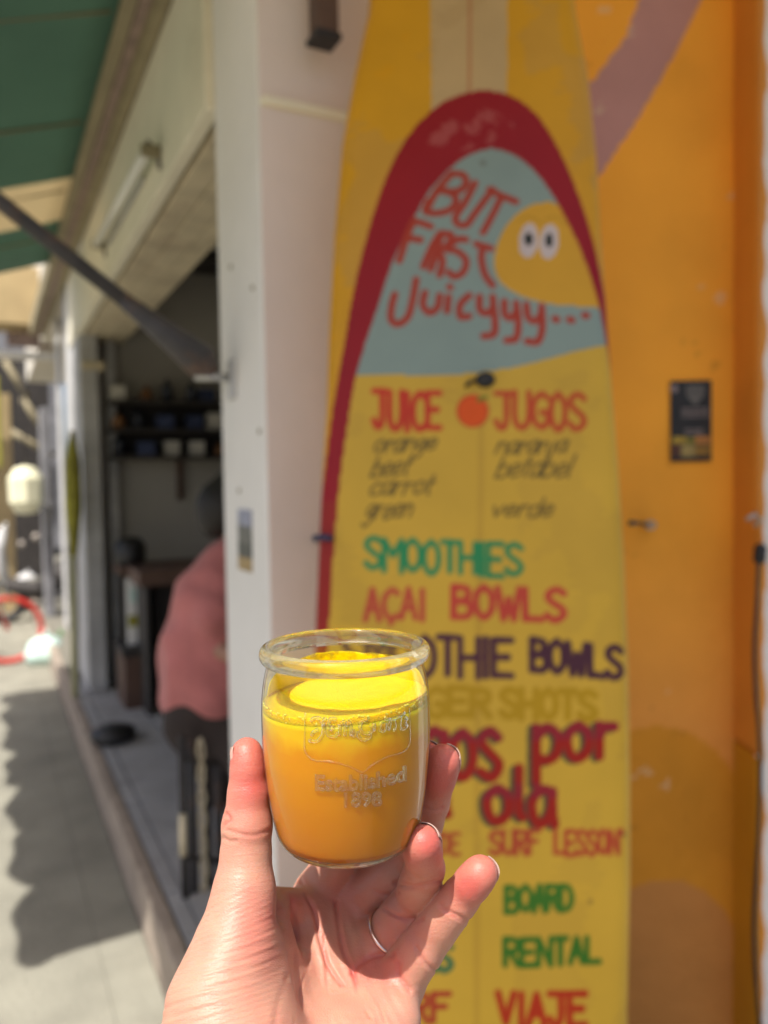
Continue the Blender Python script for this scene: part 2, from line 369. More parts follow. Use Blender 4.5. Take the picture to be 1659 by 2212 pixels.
YN = onZ(51, 2097, 0)[1] - coty * (ZF - .1); YSH = onZ(0, 1530, 0)[1] - coty * (ZF - .1) + .35
ya, yb_ = onX(150, 345, XA)[1], onX(140, 470, XA)[1]
A1 = awning('shop_awning', XA, zA + .02, XF, ZF, YN, YSH, 'green canvas awning with beige stripe and scalloped valance over the shop opening', stripes=((ya * .98, ya * .98 + .55),))
shade_canopy = awning('shop_awning', 1.9, 3.25, -0.74, 2.72, 0.08, YN - 0.01, 'added cream canvas canopy above the picture, shading the surfboard alcove', stripes=((0, 9),))  # unseen canopy, added to shade the board and warm the alcove light
cs = empty('awning_housing', (FX, 4, zA), 'long tan awning housing with mauve rail above the cream beam', 'awning housing')
x_a = onPlane(300, 0, PLZ, np.array((0, 0, 1.0)))[0]; x_b = onPlane(326, 0, PLZ, np.array((0, 0, 1.0)))[0]
box('tan_board', (XA, YN, zA), (x_a, 7.6, zA + .12), M['tan'], cs)
box('rail', (x_a + 0.001, YN, zA - .012), (x_b, 7.6, zA + .12), M['mauve'], cs)
box('tan_board', (x_b + 0.001, YN, zA + .002), (FX - 0.021, 7.6, zA + .12), M['tan'], cs)

# cream fascia / lintel over the opening
LY1 = onX(150, 620, FX)[1]
zb = onX(461, 237, FX)[2]
print('lintel', zb, 'LY1', LY1)
lin = empty('shop_lintel', (FX, 3, zb), 'cream painted beam over the shop opening with worn underside', 'beam')
box('fascia', (FX - 0.02, PY1 + .001, zb), (FX + 0.02, LY1, zA - .001), M['cream'], lin, 0.004)
for k in range(3):
    x0 = FX + 0.035 + k * 0.082
    box('soffit_board', (x0, PY1 + 0.002, zb - 0.004 - .003 * (k % 2)), (x0 + 0.078, LY1, zb + 0.03), M['boards'], lin, 0.003)
box('beam_core', (FX + 0.03, PY1 + 0.004, zb + 0.03), (FX + 0.28, LY1 - .002, zA + .1), M['dark'], lin)
# fluorescent tube lamp on the fascia
a = onX(318, 325, FX - 0.06); b = onX(208, 528, FX - 0.06)
lm = empty('tube_lamp', a, 'unlit white fluorescent tube lamp fixed on the cream beam', 'lamp')
tube('lamp_tube', [a, b], 0.016, M['tube'], lm)
a2 = onX(308, 372, FX - 0.03); b2 = onX(232, 512, FX - 0.03)
tube('conduit', [a2 + np.array((0, 0, -.02)), b2 + np.array((0, 0, -.03))], 0.006, M['metal'], lm)
for q in (a, b):
    s = 0.02 if q is a else 0.02
    box('lamp_socket', (FX - 0.078, q[1] - 0.012, q[2] - 0.018), (FX - 0.022, q[1] + 0.012, q[2] + 0.018), M['tan'], lm, 0.004)
    tube('clamp', [q + np.array((0.0, 0, .03)), q + np.array((0.03, 0, .0)), q + np.array((0.035, 0, -.05))], 0.006, M['arm'], lm)

# ---- pillars, door frame and far facade
YP = 5.0
def xy(px, Y): return onY(px, 1100, Y)[0]
p1x0, p1x1 = xy(181, YP), xy(222, YP)
YP2 = onX(150, 1100, p1x0)[1]
print('pillar', p1x0, p1x1, YP2)
pl = box('white_pillar', (p1x0, YP, SH), (p1x1, min(YP2, 6.4), 3.2), M['greyw'], None, 0.01); tag(pl, 'greyish white square pillar at the far side of the shop opening', 'pillar')
cap = empty('pillar_band', (p1x0, YP, 1.9), 'small cream clip band round the far white pillar', 'band')
ybox('band_plate', 176, 780, 226, 800, YP - 0.02, 0.02, M['boards'], cap, 0.003)
# olive cloth roll and yellow pipe in front of pillar
ol = empty('rolled_parasol', onY(150, 1200, 4.95), 'folded olive yellow parasol strapped to the far pillar on a pale pole', 'parasol')
a = onY(156, 930, 4.93); b = onY(160, 1202, 4.93)
tube('folded_canopy', [a, a * .75 + b * .25, a * .4 + b * .6, b], [0.012, 0.045, 0.05, 0.02], M['olive'], ol)
c_ = onY(164, 1555, 4.95); tube('pole', [b + np.array((0, .02, .1)), (c_[0], 4.95, 0.0)], 0.022, M['dullyel'], ol)
dfm = empty('door_frame', (xy(240, 5.15), 5.15, SH), 'grey painted door frame inside the shop next to the pillar', 'door frame')
box('jamb', (xy(238, 5.15), 5.15, SH), (xy(258, 5.15), 5.22, 2.75), M['greyw'], dfm, 0.004)
# shop room
room = bpy.data.objects.new('shop_interior', None); COL.objects.link(room); tag(room, kind='structure')
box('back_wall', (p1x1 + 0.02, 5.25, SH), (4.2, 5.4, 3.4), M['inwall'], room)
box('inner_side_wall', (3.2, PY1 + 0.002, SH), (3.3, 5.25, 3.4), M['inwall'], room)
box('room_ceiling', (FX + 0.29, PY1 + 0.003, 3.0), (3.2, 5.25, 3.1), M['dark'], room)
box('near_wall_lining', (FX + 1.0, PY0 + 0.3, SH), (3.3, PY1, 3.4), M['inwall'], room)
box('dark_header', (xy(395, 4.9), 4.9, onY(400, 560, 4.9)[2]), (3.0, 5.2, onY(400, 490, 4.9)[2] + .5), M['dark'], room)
# shelf unit with bottles
sh = empty('wall_shelf', onY(360, 985, 5.1), 'dark wall shelf full of bottles and boxes inside the shop', 'shelf')
z1 = onY(360, 985, 5.05)[2]; z2 = onY(360, 928, 5.05)[2]; z3 = onY(360, 868, 5.05)[2]
xs0, xs1 = xy(246, 5.0), 2.9
for z in (z1, z2, z3): box('shelf_board', (xs0, 4.98, z - 0.02), (xs1, 5.245, z), M['dark'], sh, 0.002)
box('shelf_back', (xs0, 5.235, z1), (xs1, 5.249, z3 + .03), M['dark'], sh)
bk_ = empty('shelf_bracket', onY(391, 1010, 5.2), 'small brown cleat hanging below the dark shelf', 'bracket')
box('cleat', (xy(386, 5.2), 5.2, onY(386, 1080, 5.2)[2]), (xy(396, 5.2), 5.245, z1 - 0.021), M['brown'], bk_)
kinds = [('bottle_a', 0.036, 0.15, 'dark glass bottle'), ('bottle_b', 0.04, 0.10, 'amber jar'), ('bottle_c', 0.045, 0.11, 'white carton'), ('bottle_d', 0.05, 0.09, 'blue box')]
q = 0
for zi, (zz_, wh) in enumerate(((z1, 'lower'), (z2, 'upper'), (z3, 'top'))):
    x = xs0 + 0.05; prev = None
    n_in = 0
    while x < xs0 + 1.35:
        key, r_, h_, nm = kinds[(q * 7 + zi * 3 + (q // 3)) % 4]; q += 1; n_in += 1
        h_ *= random.uniform(0.8, 1.05); yb = 5.05 + random.uniform(0, .06)
        lab = f"{nm} on the {wh} board of the dark shop shelf, {['first','second','third','fourth','fifth','sixth','seventh','eighth','ninth','tenth','eleventh','twelfth','thirteenth','fourteenth','fifteenth'][min(n_in-1,14)]} from the left"
        if key in ('bottle_a', 'bottle_b'):
            v, f = lathe_geo([(0.0001, 0), (r_, 0), (r_, h_ * .6), (r_ * .9, h_ * .7), (r_ * .35, h_ * .82), (r_ * .35, h_), (0.0001, h_)], (x, yb, zz_), 12)
            o = mesh('bottle' if key == 'bottle_a' else 'jar', v, f, M[key], None, True)
            tag(o, lab, 'bottle' if key == 'bottle_a' else 'jar', 'bottles and boxes on the shop shelf')
        else:
            o = box('carton' if key == 'bottle_c' else 'box', (x - r_, yb - r_, zz_), (x + r_, yb + r_, zz_ + h_), M[key], None, 0.004)
            tag(o, lab, 'carton' if key == 'bottle_c' else 'box', 'bottles and boxes on the shop shelf')
        x += r_ * 2 + random.uniform(0.03, 0.09)
# counter, brown post, speaker, white banner, boxes inside
def thing_y(name, rects, label, cat, group=None):
    """rects: (part, px0,py0,px1,py1,Y,th,mat) boxes on planes of constant Y"""
    r0 = rects[0]; t = empty(name, onY(r0[1], r0[4], r0[5]), label, cat, group)
    for (pn, a, b, c, d, Y, th, mm) in rects: ybox(pn, a, b, c, d, Y, th, M[mm], t, 0.004)
    return t
thing_y('counter', [('counter_top', 300, 1235, 560, 1250, 4.3, .6, 'brown'), ('counter_side', 312, 1250, 332, 1600, 4.32, .5, 'dark'), ('counter_panel', 332, 1250, 560, 1600, 4.5, .3, 'dark')], 'dark wooden counter behind the person in pink', 'counter')
thing_y('stool', [('seat', 258, 1225, 300, 1240, 4.7, .3, 'brown'), ('leg', 258, 1240, 266, 1615, 4.72, .04, 'dark'), ('leg', 292, 1240, 300, 1615, 4.72, .04, 'dark'), ('leg', 262, 1240, 268, 1560, 4.95, .04, 'dark')], 'tall dark wooden stool by the door frame', 'stool')
thing_y('banner', [('cloth', 272, 1250, 314, 1408, 4.6, .02, 'white'), ('print', 276, 1330, 310, 1352, 4.596, .003, 'olive'), ('print', 280, 1272, 306, 1300, 4.596, .003, 'mint')], 'white hanging banner with green prints below the stool seat', 'banner')
thing_y('crate', [('crate_side', 268, 1412, 330, 1560, 4.5, .3, 'brown'), ('crate_rim', 264, 1404, 334, 1414, 4.48, .34, 'dark')], 'reddish brown crate on the tiled floor under the banner', 'crate')
t = empty('speaker', onY(288, 1200, 4.8), 'round black speaker on the tall stool', 'speaker')
v, f = lathe_geo([(0.0001, 0), (0.07, 0), (0.09, 0.05), (0.09, 0.13), (0.06, 0.17), (0.0001, 0.18)], onY(282, 1225, 4.8), 24); mesh('cabinet', v, f, M['black'], t, True)
t = thing_y('picture_frame', [('frame', 428, 1075, 520, 1140, 5.22, .02, 'greyw'), ('picture', 434, 1082, 520, 1136, 5.212, .006, 'inwall')], 'pale picture frame on the interior wall behind the dark head', 'picture')
# dark floor machine near pillar base
t = empty('floor_pot', onY(240, 1585, 4.7), 'low round black pot on the floor at the foot of the pillar', 'pot')
v, f = lathe_geo([(0.0001, 0), (0.09, 0), (0.11, 0.03), (0.10, 0.06), (0.04, 0.08), (0.0001, 0.08)], onZ(245, 1600, SH), 28); mesh('pot_body', v, f, M['black'], t, True)
# folded iron gate / chain stand at the front edge of the opening
YG = None
gt = empty('folding_gate', onZ(405, 2060, SH), 'folded dark iron gate with pale scroll strip in the shop doorway', 'gate')
for i, (pa, pb, mm, rr_) in enumerate((((392, 1590), (404, 2100), 'dark', 0.012), ((412, 1600), (424, 2100), 'arm', 0.012), ((446, 1640), (448, 2090), 'dark', 0.012), ((470, 1650), (470, 2080), 'arm', 0.012))):
    f_ = 2.35 + i * 0.03
    A_ = P(*pa, f_); B_ = P(*pb, f_); B_[0], B_[1] = A_[0], A_[1]; B_[2] = SH
    tube('gate_bar', [A_, B_], rr_, M[mm], gt)
for k in range(9):
    c0 = P(432, 1620 + k * 52, 2.38); c0[0], c0[1] = P(434, 1620, 2.38)[:2]
    th = np.linspace(0, 2 * math.pi, 13); pts = [c0 + RH * random.uniform(.005, .011) * math.cos(a) + np.array((0, 0, 1)) * 0.034 * math.sin(a) for a in th]
    tube('scroll', pts, 0.005, M['boards'], gt, 6)
for zq in (1640, 1850):
    tube('gate_rail', [P(392, zq, 2.35), P(472, zq + 10, 2.44)], 0.008, M['dark'], gt)
A_ = P(394, 1760, 2.33); B_ = P(400, 1850, 2.33); tube('brown_handle', [A_, (A_[0], A_[1], B_[2])], 0.011, M['boards'], gt)

# ---- far end of the street (blurred): grey columns, tan wall, dark recess, lantern, wheel, bags
box_ = lambda *k, **q: tag(*k, **q)
o = ybox('grey_column', 86, 880, 126, 1492, 8.2, .35, M['greycol'], None, .01, z0=0); tag(o, 'stained grey column, coloured dark for shade, beyond the white pillar', 'column')
o = ybox('white_column', 126, 600, 150, 1510, 7.4, .3, M['greyw'], None, .01, z0=0); tag(o, 'slim pale column just left of the rolled olive parasol', 'column')
o = ybox('tan_wall', -160, 845, 44, 1478, 9.6, .5, M['tanwall'], None, .01, z0=0); tag(o, 'sunlit tan plaster wall at the left edge of the photo', 'wall')
fb = empty('neighbour_building', onY(60, 1100, 11), 'neighbouring building with cream fascia and open front coloured dark for shade at far left', 'building')
ybox('shaded_front', -60, 770, 128, 1500, 13.2, .3, M['dark'], fb)  # dark slab, shade of the open front put into its colour
ybox('fascia', -300, 540, 124, 706, 8.6, .5, M['tanwall'], fb, .01)
ybox('sign_board', 14, 716, 112, 752, 8.8, .08, M['mauve'], fb, .01)
ybox('white_beam', -40, 754, 122, 776, 8.9, .2, M['white'], fb, .01)
ybox('yellow_post', -12, 812, 5, 1010, 8.0, .1, M['olive'], fb, .01)
for (a, b, c, d) in ((10, 780, 60, 860), (48, 860, 100, 940), (20, 930, 118, 985)):
    p = onY(a, b, 12.5); q = onY(c, d, 12.5); tube('rafter', [p, q], 0.05, M['tan'], fb, 6)
bd = empty('street_backdrop_house', onY(0, 1100, 19), 'shaded grey house closing the far end of the street', 'house')
ybox('house_wall', -500, 560, 140, 1300, 19, 1.0, M['greycol'], bd, z0=0)
ybox('window', 20, 1000, 60, 1120, 18.95, .04, M['dark'], bd)
ybox('window', 78, 1000, 118, 1120, 18.95, .04, M['dark'], bd)
# lantern: eight-sided
lc = onY(56, 1057, 8.0); t = empty('lantern', lc, 'big cream eight-sided paper lantern hanging at far left', 'lantern')
v, f = lathe_geo([(0.0001, -.23), (0.09, -.22), (0.145, -.12), (0.15, .1), (0.09, .2), (0.0001, .22)], lc, 8); mesh('lantern_shade', v, f, M['lantern'], t)
tube('hanging_cord', [lc + np.array((0, 0, .2)), lc + np.array((0, 0, 1.2))], .008, M['dark'], t)
# parked bicycle: red rim wheel + frame
wc = onY(18, 1395, 6.9); t = empty('bicycle', (wc[0], wc[1], 0), 'red bicycle parked on the sunlit pavement at far left', 'bicycle')
th = np.linspace(0, 2 * math.pi, 33); rw_ = 0.25
wc[2] = max(wc[2], .0) ; wc[2] = 0.27
tube('wheel', [wc + np.array((math.cos(a) * rw_, 0, math.sin(a) * rw_)) for a in th], 0.022, M['redp'], t)
w2 = wc + np.array((-0.75, .25, 0)); tube('wheel', [w2 + np.array((math.cos(a) * rw_ * .95, math.sin(a) * .08, math.sin(a) * rw_)) for a in th], 0.022, M['redp'], t)
tube('frame', [wc, wc + np.array((-.12, .02, .5)), w2 + np.array((.25, 0, .42)), w2, w2 + np.array((.4, -.1, -.02)), wc + np.array((-.12, .02, .45))], .02, M['redp'], t)
tube('handlebar', [wc + np.array((-.12, -.25, .62)), wc + np.array((-.14, 0, .6)), wc + np.array((-.12, .28, .62))], .014, M['metal'], t)
tube('front_fork', [wc, wc + np.array((-.13, 0, .6))], .016, M['metal'], t)
box('saddle', tuple(w2 + np.array((.15, -.06, .42))), tuple(w2 + np.array((.38, .06, .47))), M['black'], t, .015)
# scooter-like grey vehicle behind
sc_c = onY(108, 1400, 9.0); t = empty('scooter', (sc_c[0], 9.0, 0), 'dark scooter with white parts parked by the grey column', 'scooter')
for dx in (-.42, .38): 
    c0 = np.array((sc_c[0] + dx, 9.0, .23)); tube('wheel', [c0 + np.array((math.cos(a) * .18, 0, math.sin(a) * .18)) for a in th], .045, M['black'], t)
tube('body', [(sc_c[0] - .4, 9, .4), (sc_c[0] - .1, 9, .32), (sc_c[0] + .2, 9, .5), (sc_c[0] + .5, 9, .62)], [.08, .1, .15, .1], M['dark'], t)
tube('front_shield', [(sc_c[0] - .38, 9, .3), (sc_c[0] - .46, 9, .75), (sc_c[0] - .4, 9, 1.0)], [.05, .07, .04], M['greyw'], t)
box('seat', (sc_c[0] + .05, 8.88, .68), (sc_c[0] + .55, 9.12, .76), M['black'], t, .03)
tube('handlebar', [(sc_c[0] - .38, 8.72, 1.02), (sc_c[0] - .38, 9.28, 1.02)], .02, M['metal'], t)
def bag(px, py, Y, s, mm, label, name='shopping_bag'):
    c0 = onY(px, py, Y); c0[2] = 0
    t = empty(name, c0, label, 'bag', 'bags lying on the sunlit pavement')
    v, f = lathe_geo([(0.0001, 0), (s, .01), (s * 1.1, s * .6), (s * .8, s * 1.2), (s * .35, s * 1.5), (0.0001, s * 1.55)], c0, 14)
    v = v + RNG.normal(0, s * .06, v.shape); v[:, 2] = np.maximum(v[:, 2], 0.002); mesh('sack', v, f, M[mm], t, True)
    tube('knot', [c0 + np.array((0, 0, s * 1.45)), c0 + np.array((s * .2, 0, s * 1.8))], s * .12, M[mm], t, 6)
bag(98, 1448, 6.8, .14, 'mint', 'pale mint plastic bag, largest bag on the sunlit pavement')
bag(130, 1425, 7.2, .10, 'greenp', 'small green bag beside the slim pale column')
bag(60, 1300, 12, .14, 'greyw', 'greyish sack far away beside the tan wall')
for (px, py, Y, r_, lab) in ((47, 1175, 12.8, .05, 'round grey bulb lamp below the lantern, left one'), (78, 1160, 12.6, .055, 'round grey bulb lamp below the lantern, right one'), (45, 1045, 12.9, .03, 'tiny grey lamp high beside the lantern')):
    v, f = lathe_geo([(0.0001, -r_)] + [(r_ * math.cos(a), r_ * math.sin(a)) for a in np.linspace(-1.3, 1.3, 7)] + [(0.0001, r_)], onY(px, py, Y), 14)
    o = mesh('globe_lamp', v, f, M['bulb'], None, True); tag(o, lab, 'lamp')

# ---- awning arm
base = onX(478, 815, FX - 0.03)
Qs = onY(0, 436, base[1] - .03); tip = base + (Qs - base) * 2.4
dd = tip - base
at = empty('support_strut', base, 'dark steel awning arm rising from the white pier to upper left', 'strut')
K1 = base + np.array((-.08, .0, .02))
e0 = onX(440, 815, FX - 0.1)
tube('bar', [base + dd * .10, tip], 0.0165, M['arm'], at)
tube('side_rail', [(XA, YN + .02, zA - .03), (XF + .02, YN + .02, ZF - .02)], .014, M['tan'], A1)
vs, fs = tube_geo([base + dd * .015, base + dd * .04, base + dd * .10, base + dd * .2], [0.016, 0.040, 0.030, 0.0165], 10); mesh('shoe', np.array(vs), fs, M['arm'], at, True)
tube('pivot', [base + np.array((-.06, 0, .0)), base + np.array((.03, 0, .0))], 0.010, M['metal'], at)
box('wall_plate', (FX - 0.012, base[1] - .02, base[2] - .05), (FX - 0.0, base[1] + .02, base[2] + .04), M['greyw'], at, .003)
# sticker on pier
a = onX(514, 1100, FX); b = onX(548, 1238, FX)
st = empty('pier_sticker', (FX, a[1], b[2]), 'narrow peeling sticker in grey blue and gold on the white pier', 'sticker')
H = a[2] - b[2]
for nm, f0, f1, cc in (('blue_part', .74, 1.0, (0.30, 0.32, 0.42)), ('grey_part', .45, .738, (0.14, 0.145, 0.13)), ('dark_part', .22, .449, (0.07, 0.08, 0.07)), ('gold_part', 0.0, .219, (0.36, 0.25, 0.10))):
    y0, y1 = sorted((a[1] - .01 * f0, b[1]))
    box(nm, (FX - .003, y0 + .008 * (1 - f0), b[2] + H * f0), (FX - .0005, y1, b[2] + H * f1), mat('sticker_' + nm, cc, .5, .3, 60), st)
# little plaster dents / screws on pier
for px, py in ((500, 577), (547, 622), (562, 932), (518, 1060)):
    p = onX(px, py, FX); v, f = lathe_geo([(0.0001, 0), (.006, 0.0), (.005, .003), (0.0001, .004)], (0, 0, 0), 8)
    v = np.stack([-v[:, 2], v[:, 0], v[:, 1]], 1) + np.array((FX - .0005, p[1], p[2])); o = mesh('wall_plug', v, f, M['tan'], pier)

# ================================================================== SURFBOARD
LEAN = R(7.5); BN = unit(-FH * math.cos(LEAN) + np.array((0, 0, math.sin(LEAN))))
BU = unit(FH * math.sin(LEAN) + np.array((0, 0, math.cos(LEAN))))       # up the board
BR = RH.copy()
B0 = P(1022, 1106, 1.40)
def bc(px, py):
    p = onPlane(px, py, B0, BN) - B0; return (p.dot(BR), p.dot(BU))
leftE = [(797, 0), (764, 146), (738, 292), (720, 497), (709, 702), (703, 877), (694, 1010), (687, 1160), (679, 1340), (673, 1520), (670, 1700), (670, 1900), (676, 2212)]
rightE = [(1252, 0), (1279, 146), (1297, 322), (1314, 600), (1335, 877), (1345, 1000), (1358, 1200), (1368, 1450), (1372, 1700), (1372, 1900), (1366, 2212)]
LE = np.array([bc(*q) for q in leftE]); RE = np.array([bc(*q) for q in rightE])
tb = LE[0, 1]; bb = -1.0
mid = 0.5 * (LE[0, 0] + RE[0, 0]); hw0 = 0.5 * (RE[0, 0] - LE[0, 0])
zbot = -(B0[2]) / BU[2] + 0.012
TOPB = tb + 0.36
def edge(b):
    """left/right edge coordinate at board height b"""
    if b > tb:
        t = (b - tb) / (TOPB - tb); s = (1 - t ** 1.9) ** 0.62 if t < 1 else 0
        # blend the outline slope
        return mid - hw0 * s, mid + hw0 * s
    lb = LE[-1, 1]
    if b < lb:
        t = (lb - b) / (lb - zbot); s = max(0.02, (1 - t ** 2.4)) ** 0.5
        ml = 0.5 * (LE[-1, 0] + RE[-1, 0]); hw = 0.5 * (RE[-1, 0] - LE[-1, 0]); s = 0.45 + 0.55 * s if t < 1 else .45
        return ml - hw * s, ml + hw * s
    return np.interp(-b, -LE[:, 1], LE[:, 0]), np.interp(-b, -RE[:, 1], RE[:, 0])
print('board', tb, TOPB, zbot, LE[-1], RE[-1])
nb = 800; na = 190
bsv = np.linspace(zbot, TOPB - 0.004, nb)
bsm = np.array([edge(b) for b in bsv])
for k in range(2): bsm[2:-2] = (bsm[:-4] + bsm[1:-3] + bsm[2:-2] + bsm[3:-1] + bsm[4:]) / 5
tt = np.linspace(-1, 1, na); tt = np.sign(tt) * (1 - (1 - np.abs(tt)) ** 1.15)
A = 0.5 * (bsm[:, 0] + bsm[:, 1])[:, None] + 0.5 * (bsm[:, 1] - bsm[:, 0])[:, None] * tt[None]
Bv = np.repeat(bsv[:, None], na, 1)
hw_ = 0.5 * (bsm[:, 1] - bsm[:, 0])[:, None]; ed = (1 - np.abs(tt))[None] * hw_          # metres from the edge
rail = 0.030
hgt = np.where(ed < rail, np.sqrt(np.clip(1 - (1 - ed / rail) ** 2, 0, 1)) * 0.024, 0.024) + 0.007 * (1 - tt[None] ** 2)
hgt = hgt - 0.0305
VV = B0[None, None] + BR * A[..., None] + BU * Bv[..., None] + BN * hgt[..., None]
idx = np.arange(nb * na).reshape(nb, na)
Qd = np.stack([idx[:-1, :-1], idx[:-1, 1:], idx[1:, 1:], idx[1:, :-1]], -1).reshape(-1, 4)
# ---- paint map
AA = A.ravel(); BB = Bv.ravel()
PAL = np.tile(np.array(srgb(226, 172, 30)), (len(AA), 1))
def bpoly(pts, sm=True):
    q = smoothpts(pts, 6) if sm else np.array(pts, float); return [bc(*z) for z in q]
def paint(mask, c, k=1.0): PAL[mask] = PAL[mask] * (1 - k) + np.array(c) * k
def fbm(x, y, s, seed=0):
    r = np.random.default_rng(seed); v = 0
    for o_ in range(5):
        for _ in range(3):
            a = r.uniform(0, 6.28); f_ = s * 2 ** o_ * r.uniform(.7, 1.3); v = v + np.sin((x * math.cos(a) + y * math.sin(a)) * f_ + r.uniform(0, 6.28)) / 2 ** (o_ * .8)
    return v / 4
nz_ = fbm(AA, BB, 18, 3)
paint(nz_ > 0.35, srgb(205, 165, 80), .45); paint(nz_ < -0.5, srgb(232, 172, 10), .6)
# centre strip, stringer
cstrip = [(930, -400), (1100, -400), (1096, 0), (1096, 200), (1100, 480), (935, 480), (932, 200), (930, 0)]
m_ = poly_in(AA, BB, bpoly(cstrip, False)); paint(m_, srgb(206, 182, 128)); paint(m_ & (nz_ > .2), srgb(190, 165, 110), .35)
def dist_poly(pts):
    d = np.full(len(AA), 9.0); p = np.array(pts)
    lo = p.min(0) - .06; hi = p.max(0) + .06
    sel = np.where((AA > lo[0]) & (AA < hi[0]) & (BB > lo[1]) & (BB < hi[1]))[0]
    if len(sel) == 0: return d
    x, y = AA[sel], BB[sel]; dd_ = np.full(len(sel), 9.0)
    for i in range(len(p) - 1):
        ax, ay = p[i]; bx, by = p[i + 1]; vx, vy = bx - ax, by - ay; L2 = vx * vx + vy * vy + 1e-12
        t = np.clip(((x - ax) * vx + (y - ay) * vy) / L2, 0, 1); dd_ = np.minimum(dd_, np.hypot(x - ax - t * vx, y - ay - t * vy))
    d[sel] = dd_; return d
PXM = 1.40 / F
def stroke(pts, c, wpx, k=1.0, sm=True):
    q = smoothpts(pts, 5) if (sm and len(pts) > 2) else np.array(pts, float)
    d = dist_poly([bc(*z) for z in q]); wv = wpx * PXM * 0.5 * 1.08
    al = np.clip((wv - d) / 0.0025 + .5, 0, 1) * k
    PAL[:] = PAL * (1 - al[:, None]) + np.array(c) * al[:, None]
stroke([(1017, -300), (1015, 0), (1014, 210)], srgb(190, 120, 70), 6, .8)
RED = srgb(160, 12, 28); RED2 = srgb(165, 40, 30)
outer = [(690, 2500), (655, 2000), (655, 1700), (660, 1400), (680, 1160), (702, 1000), (718, 880), (740, 760), (765, 620), (795, 500), (830, 392), (870, 310), (920, 250), (975, 212), (1045, 196), (1110, 210), (1160, 248), (1202, 310), (1240, 392), (1272, 480), (1302, 590), (1330, 700), (1370, 900), (1420, 1300), (1440, 2500)]
m_ = poly_in(AA, BB, bpoly(outer)); paint(m_, RED)
paint(m_ & (BB < bc(0 + 700, 1080)[1]), srgb(160, 42, 26), .75)
pch = poly_in(AA, BB, bpoly([(920, 330), (950, 260), (1040, 235), (1110, 270), (1060, 310), (980, 330)])) & (fbm(AA, BB, 90, 8) > .15); paint(pch, srgb(190, 100, 95), .6)
panel = [(704, 2500), (698, 2000), (700, 1600), (712, 1318), (730, 1075), (750, 920), (768, 815), (790, 740), (820, 650), (850, 560), (890, 480), (930, 410), (990, 350), (1055, 322), (1112, 336), (1160, 375), (1200, 430), (1238, 500), (1268, 570), (1294, 650), (1314, 740), (1340, 860), (1400, 1050), (1430, 1500), (1440, 2500)]
mp = poly_in(AA, BB, bpoly(panel)); YEL = srgb(222, 186, 62)
paint(mp, YEL); paint(mp & (nz_ > .3), srgb(205, 170, 62), .35)
stroke([(1040, 900), (1038, 1100), (1030, 1700), (1030, 2300)], srgb(188, 150, 50), 14, .35)
blue = [(700, 808), (770, 808), (880, 810), (1000, 808), (1100, 796), (1180, 776), (1250, 756), (1318, 741), (1420, 720), (1420, 200), (700, 200)]
paint(mp & poly_in(AA, BB, bpoly(blue, False)), srgb(146, 172, 164))
stroke([(790, 745), (850, 600), (900, 470)], srgb(150, 180, 172), 7, .5)
blob = [(1185, 434), (1140, 446), (1100, 480), (1075, 525), (1068, 570), (1080, 608), (1120, 636), (1180, 654), (1250, 660), (1420, 660), (1420, 560), (1260, 480), (1225, 445)]
paint(mp & poly_in(AA, BB, bpoly(blob)), srgb(226, 176, 44))
for cx_, cy_ in ((1142, 519), (1187, 521)):
    el = [(cx_ + 21 * math.cos(a) + 5 * -math.sin(a) * .6, cy_ + 38 * math.sin(a)) for a in np.linspace(0, 6.2, 20)]
    paint(poly_in(AA, BB, bpoly(el, False)), srgb(215, 208, 205))
    el = [(cx_ + 9 * math.cos(a), cy_ - 3 + 15 * math.sin(a)) for a in np.linspace(0, 6.2, 16)]
    paint(poly_in(AA, BB, bpoly(el, False)), srgb(30, 40, 30))
stroke([(1120, 476), (1145, 468), (1170, 482)], srgb(190, 150, 30), 6, .5); stroke([(1178, 474), (1200, 466), (1222, 482)], srgb(190, 150, 30), 6, .5)
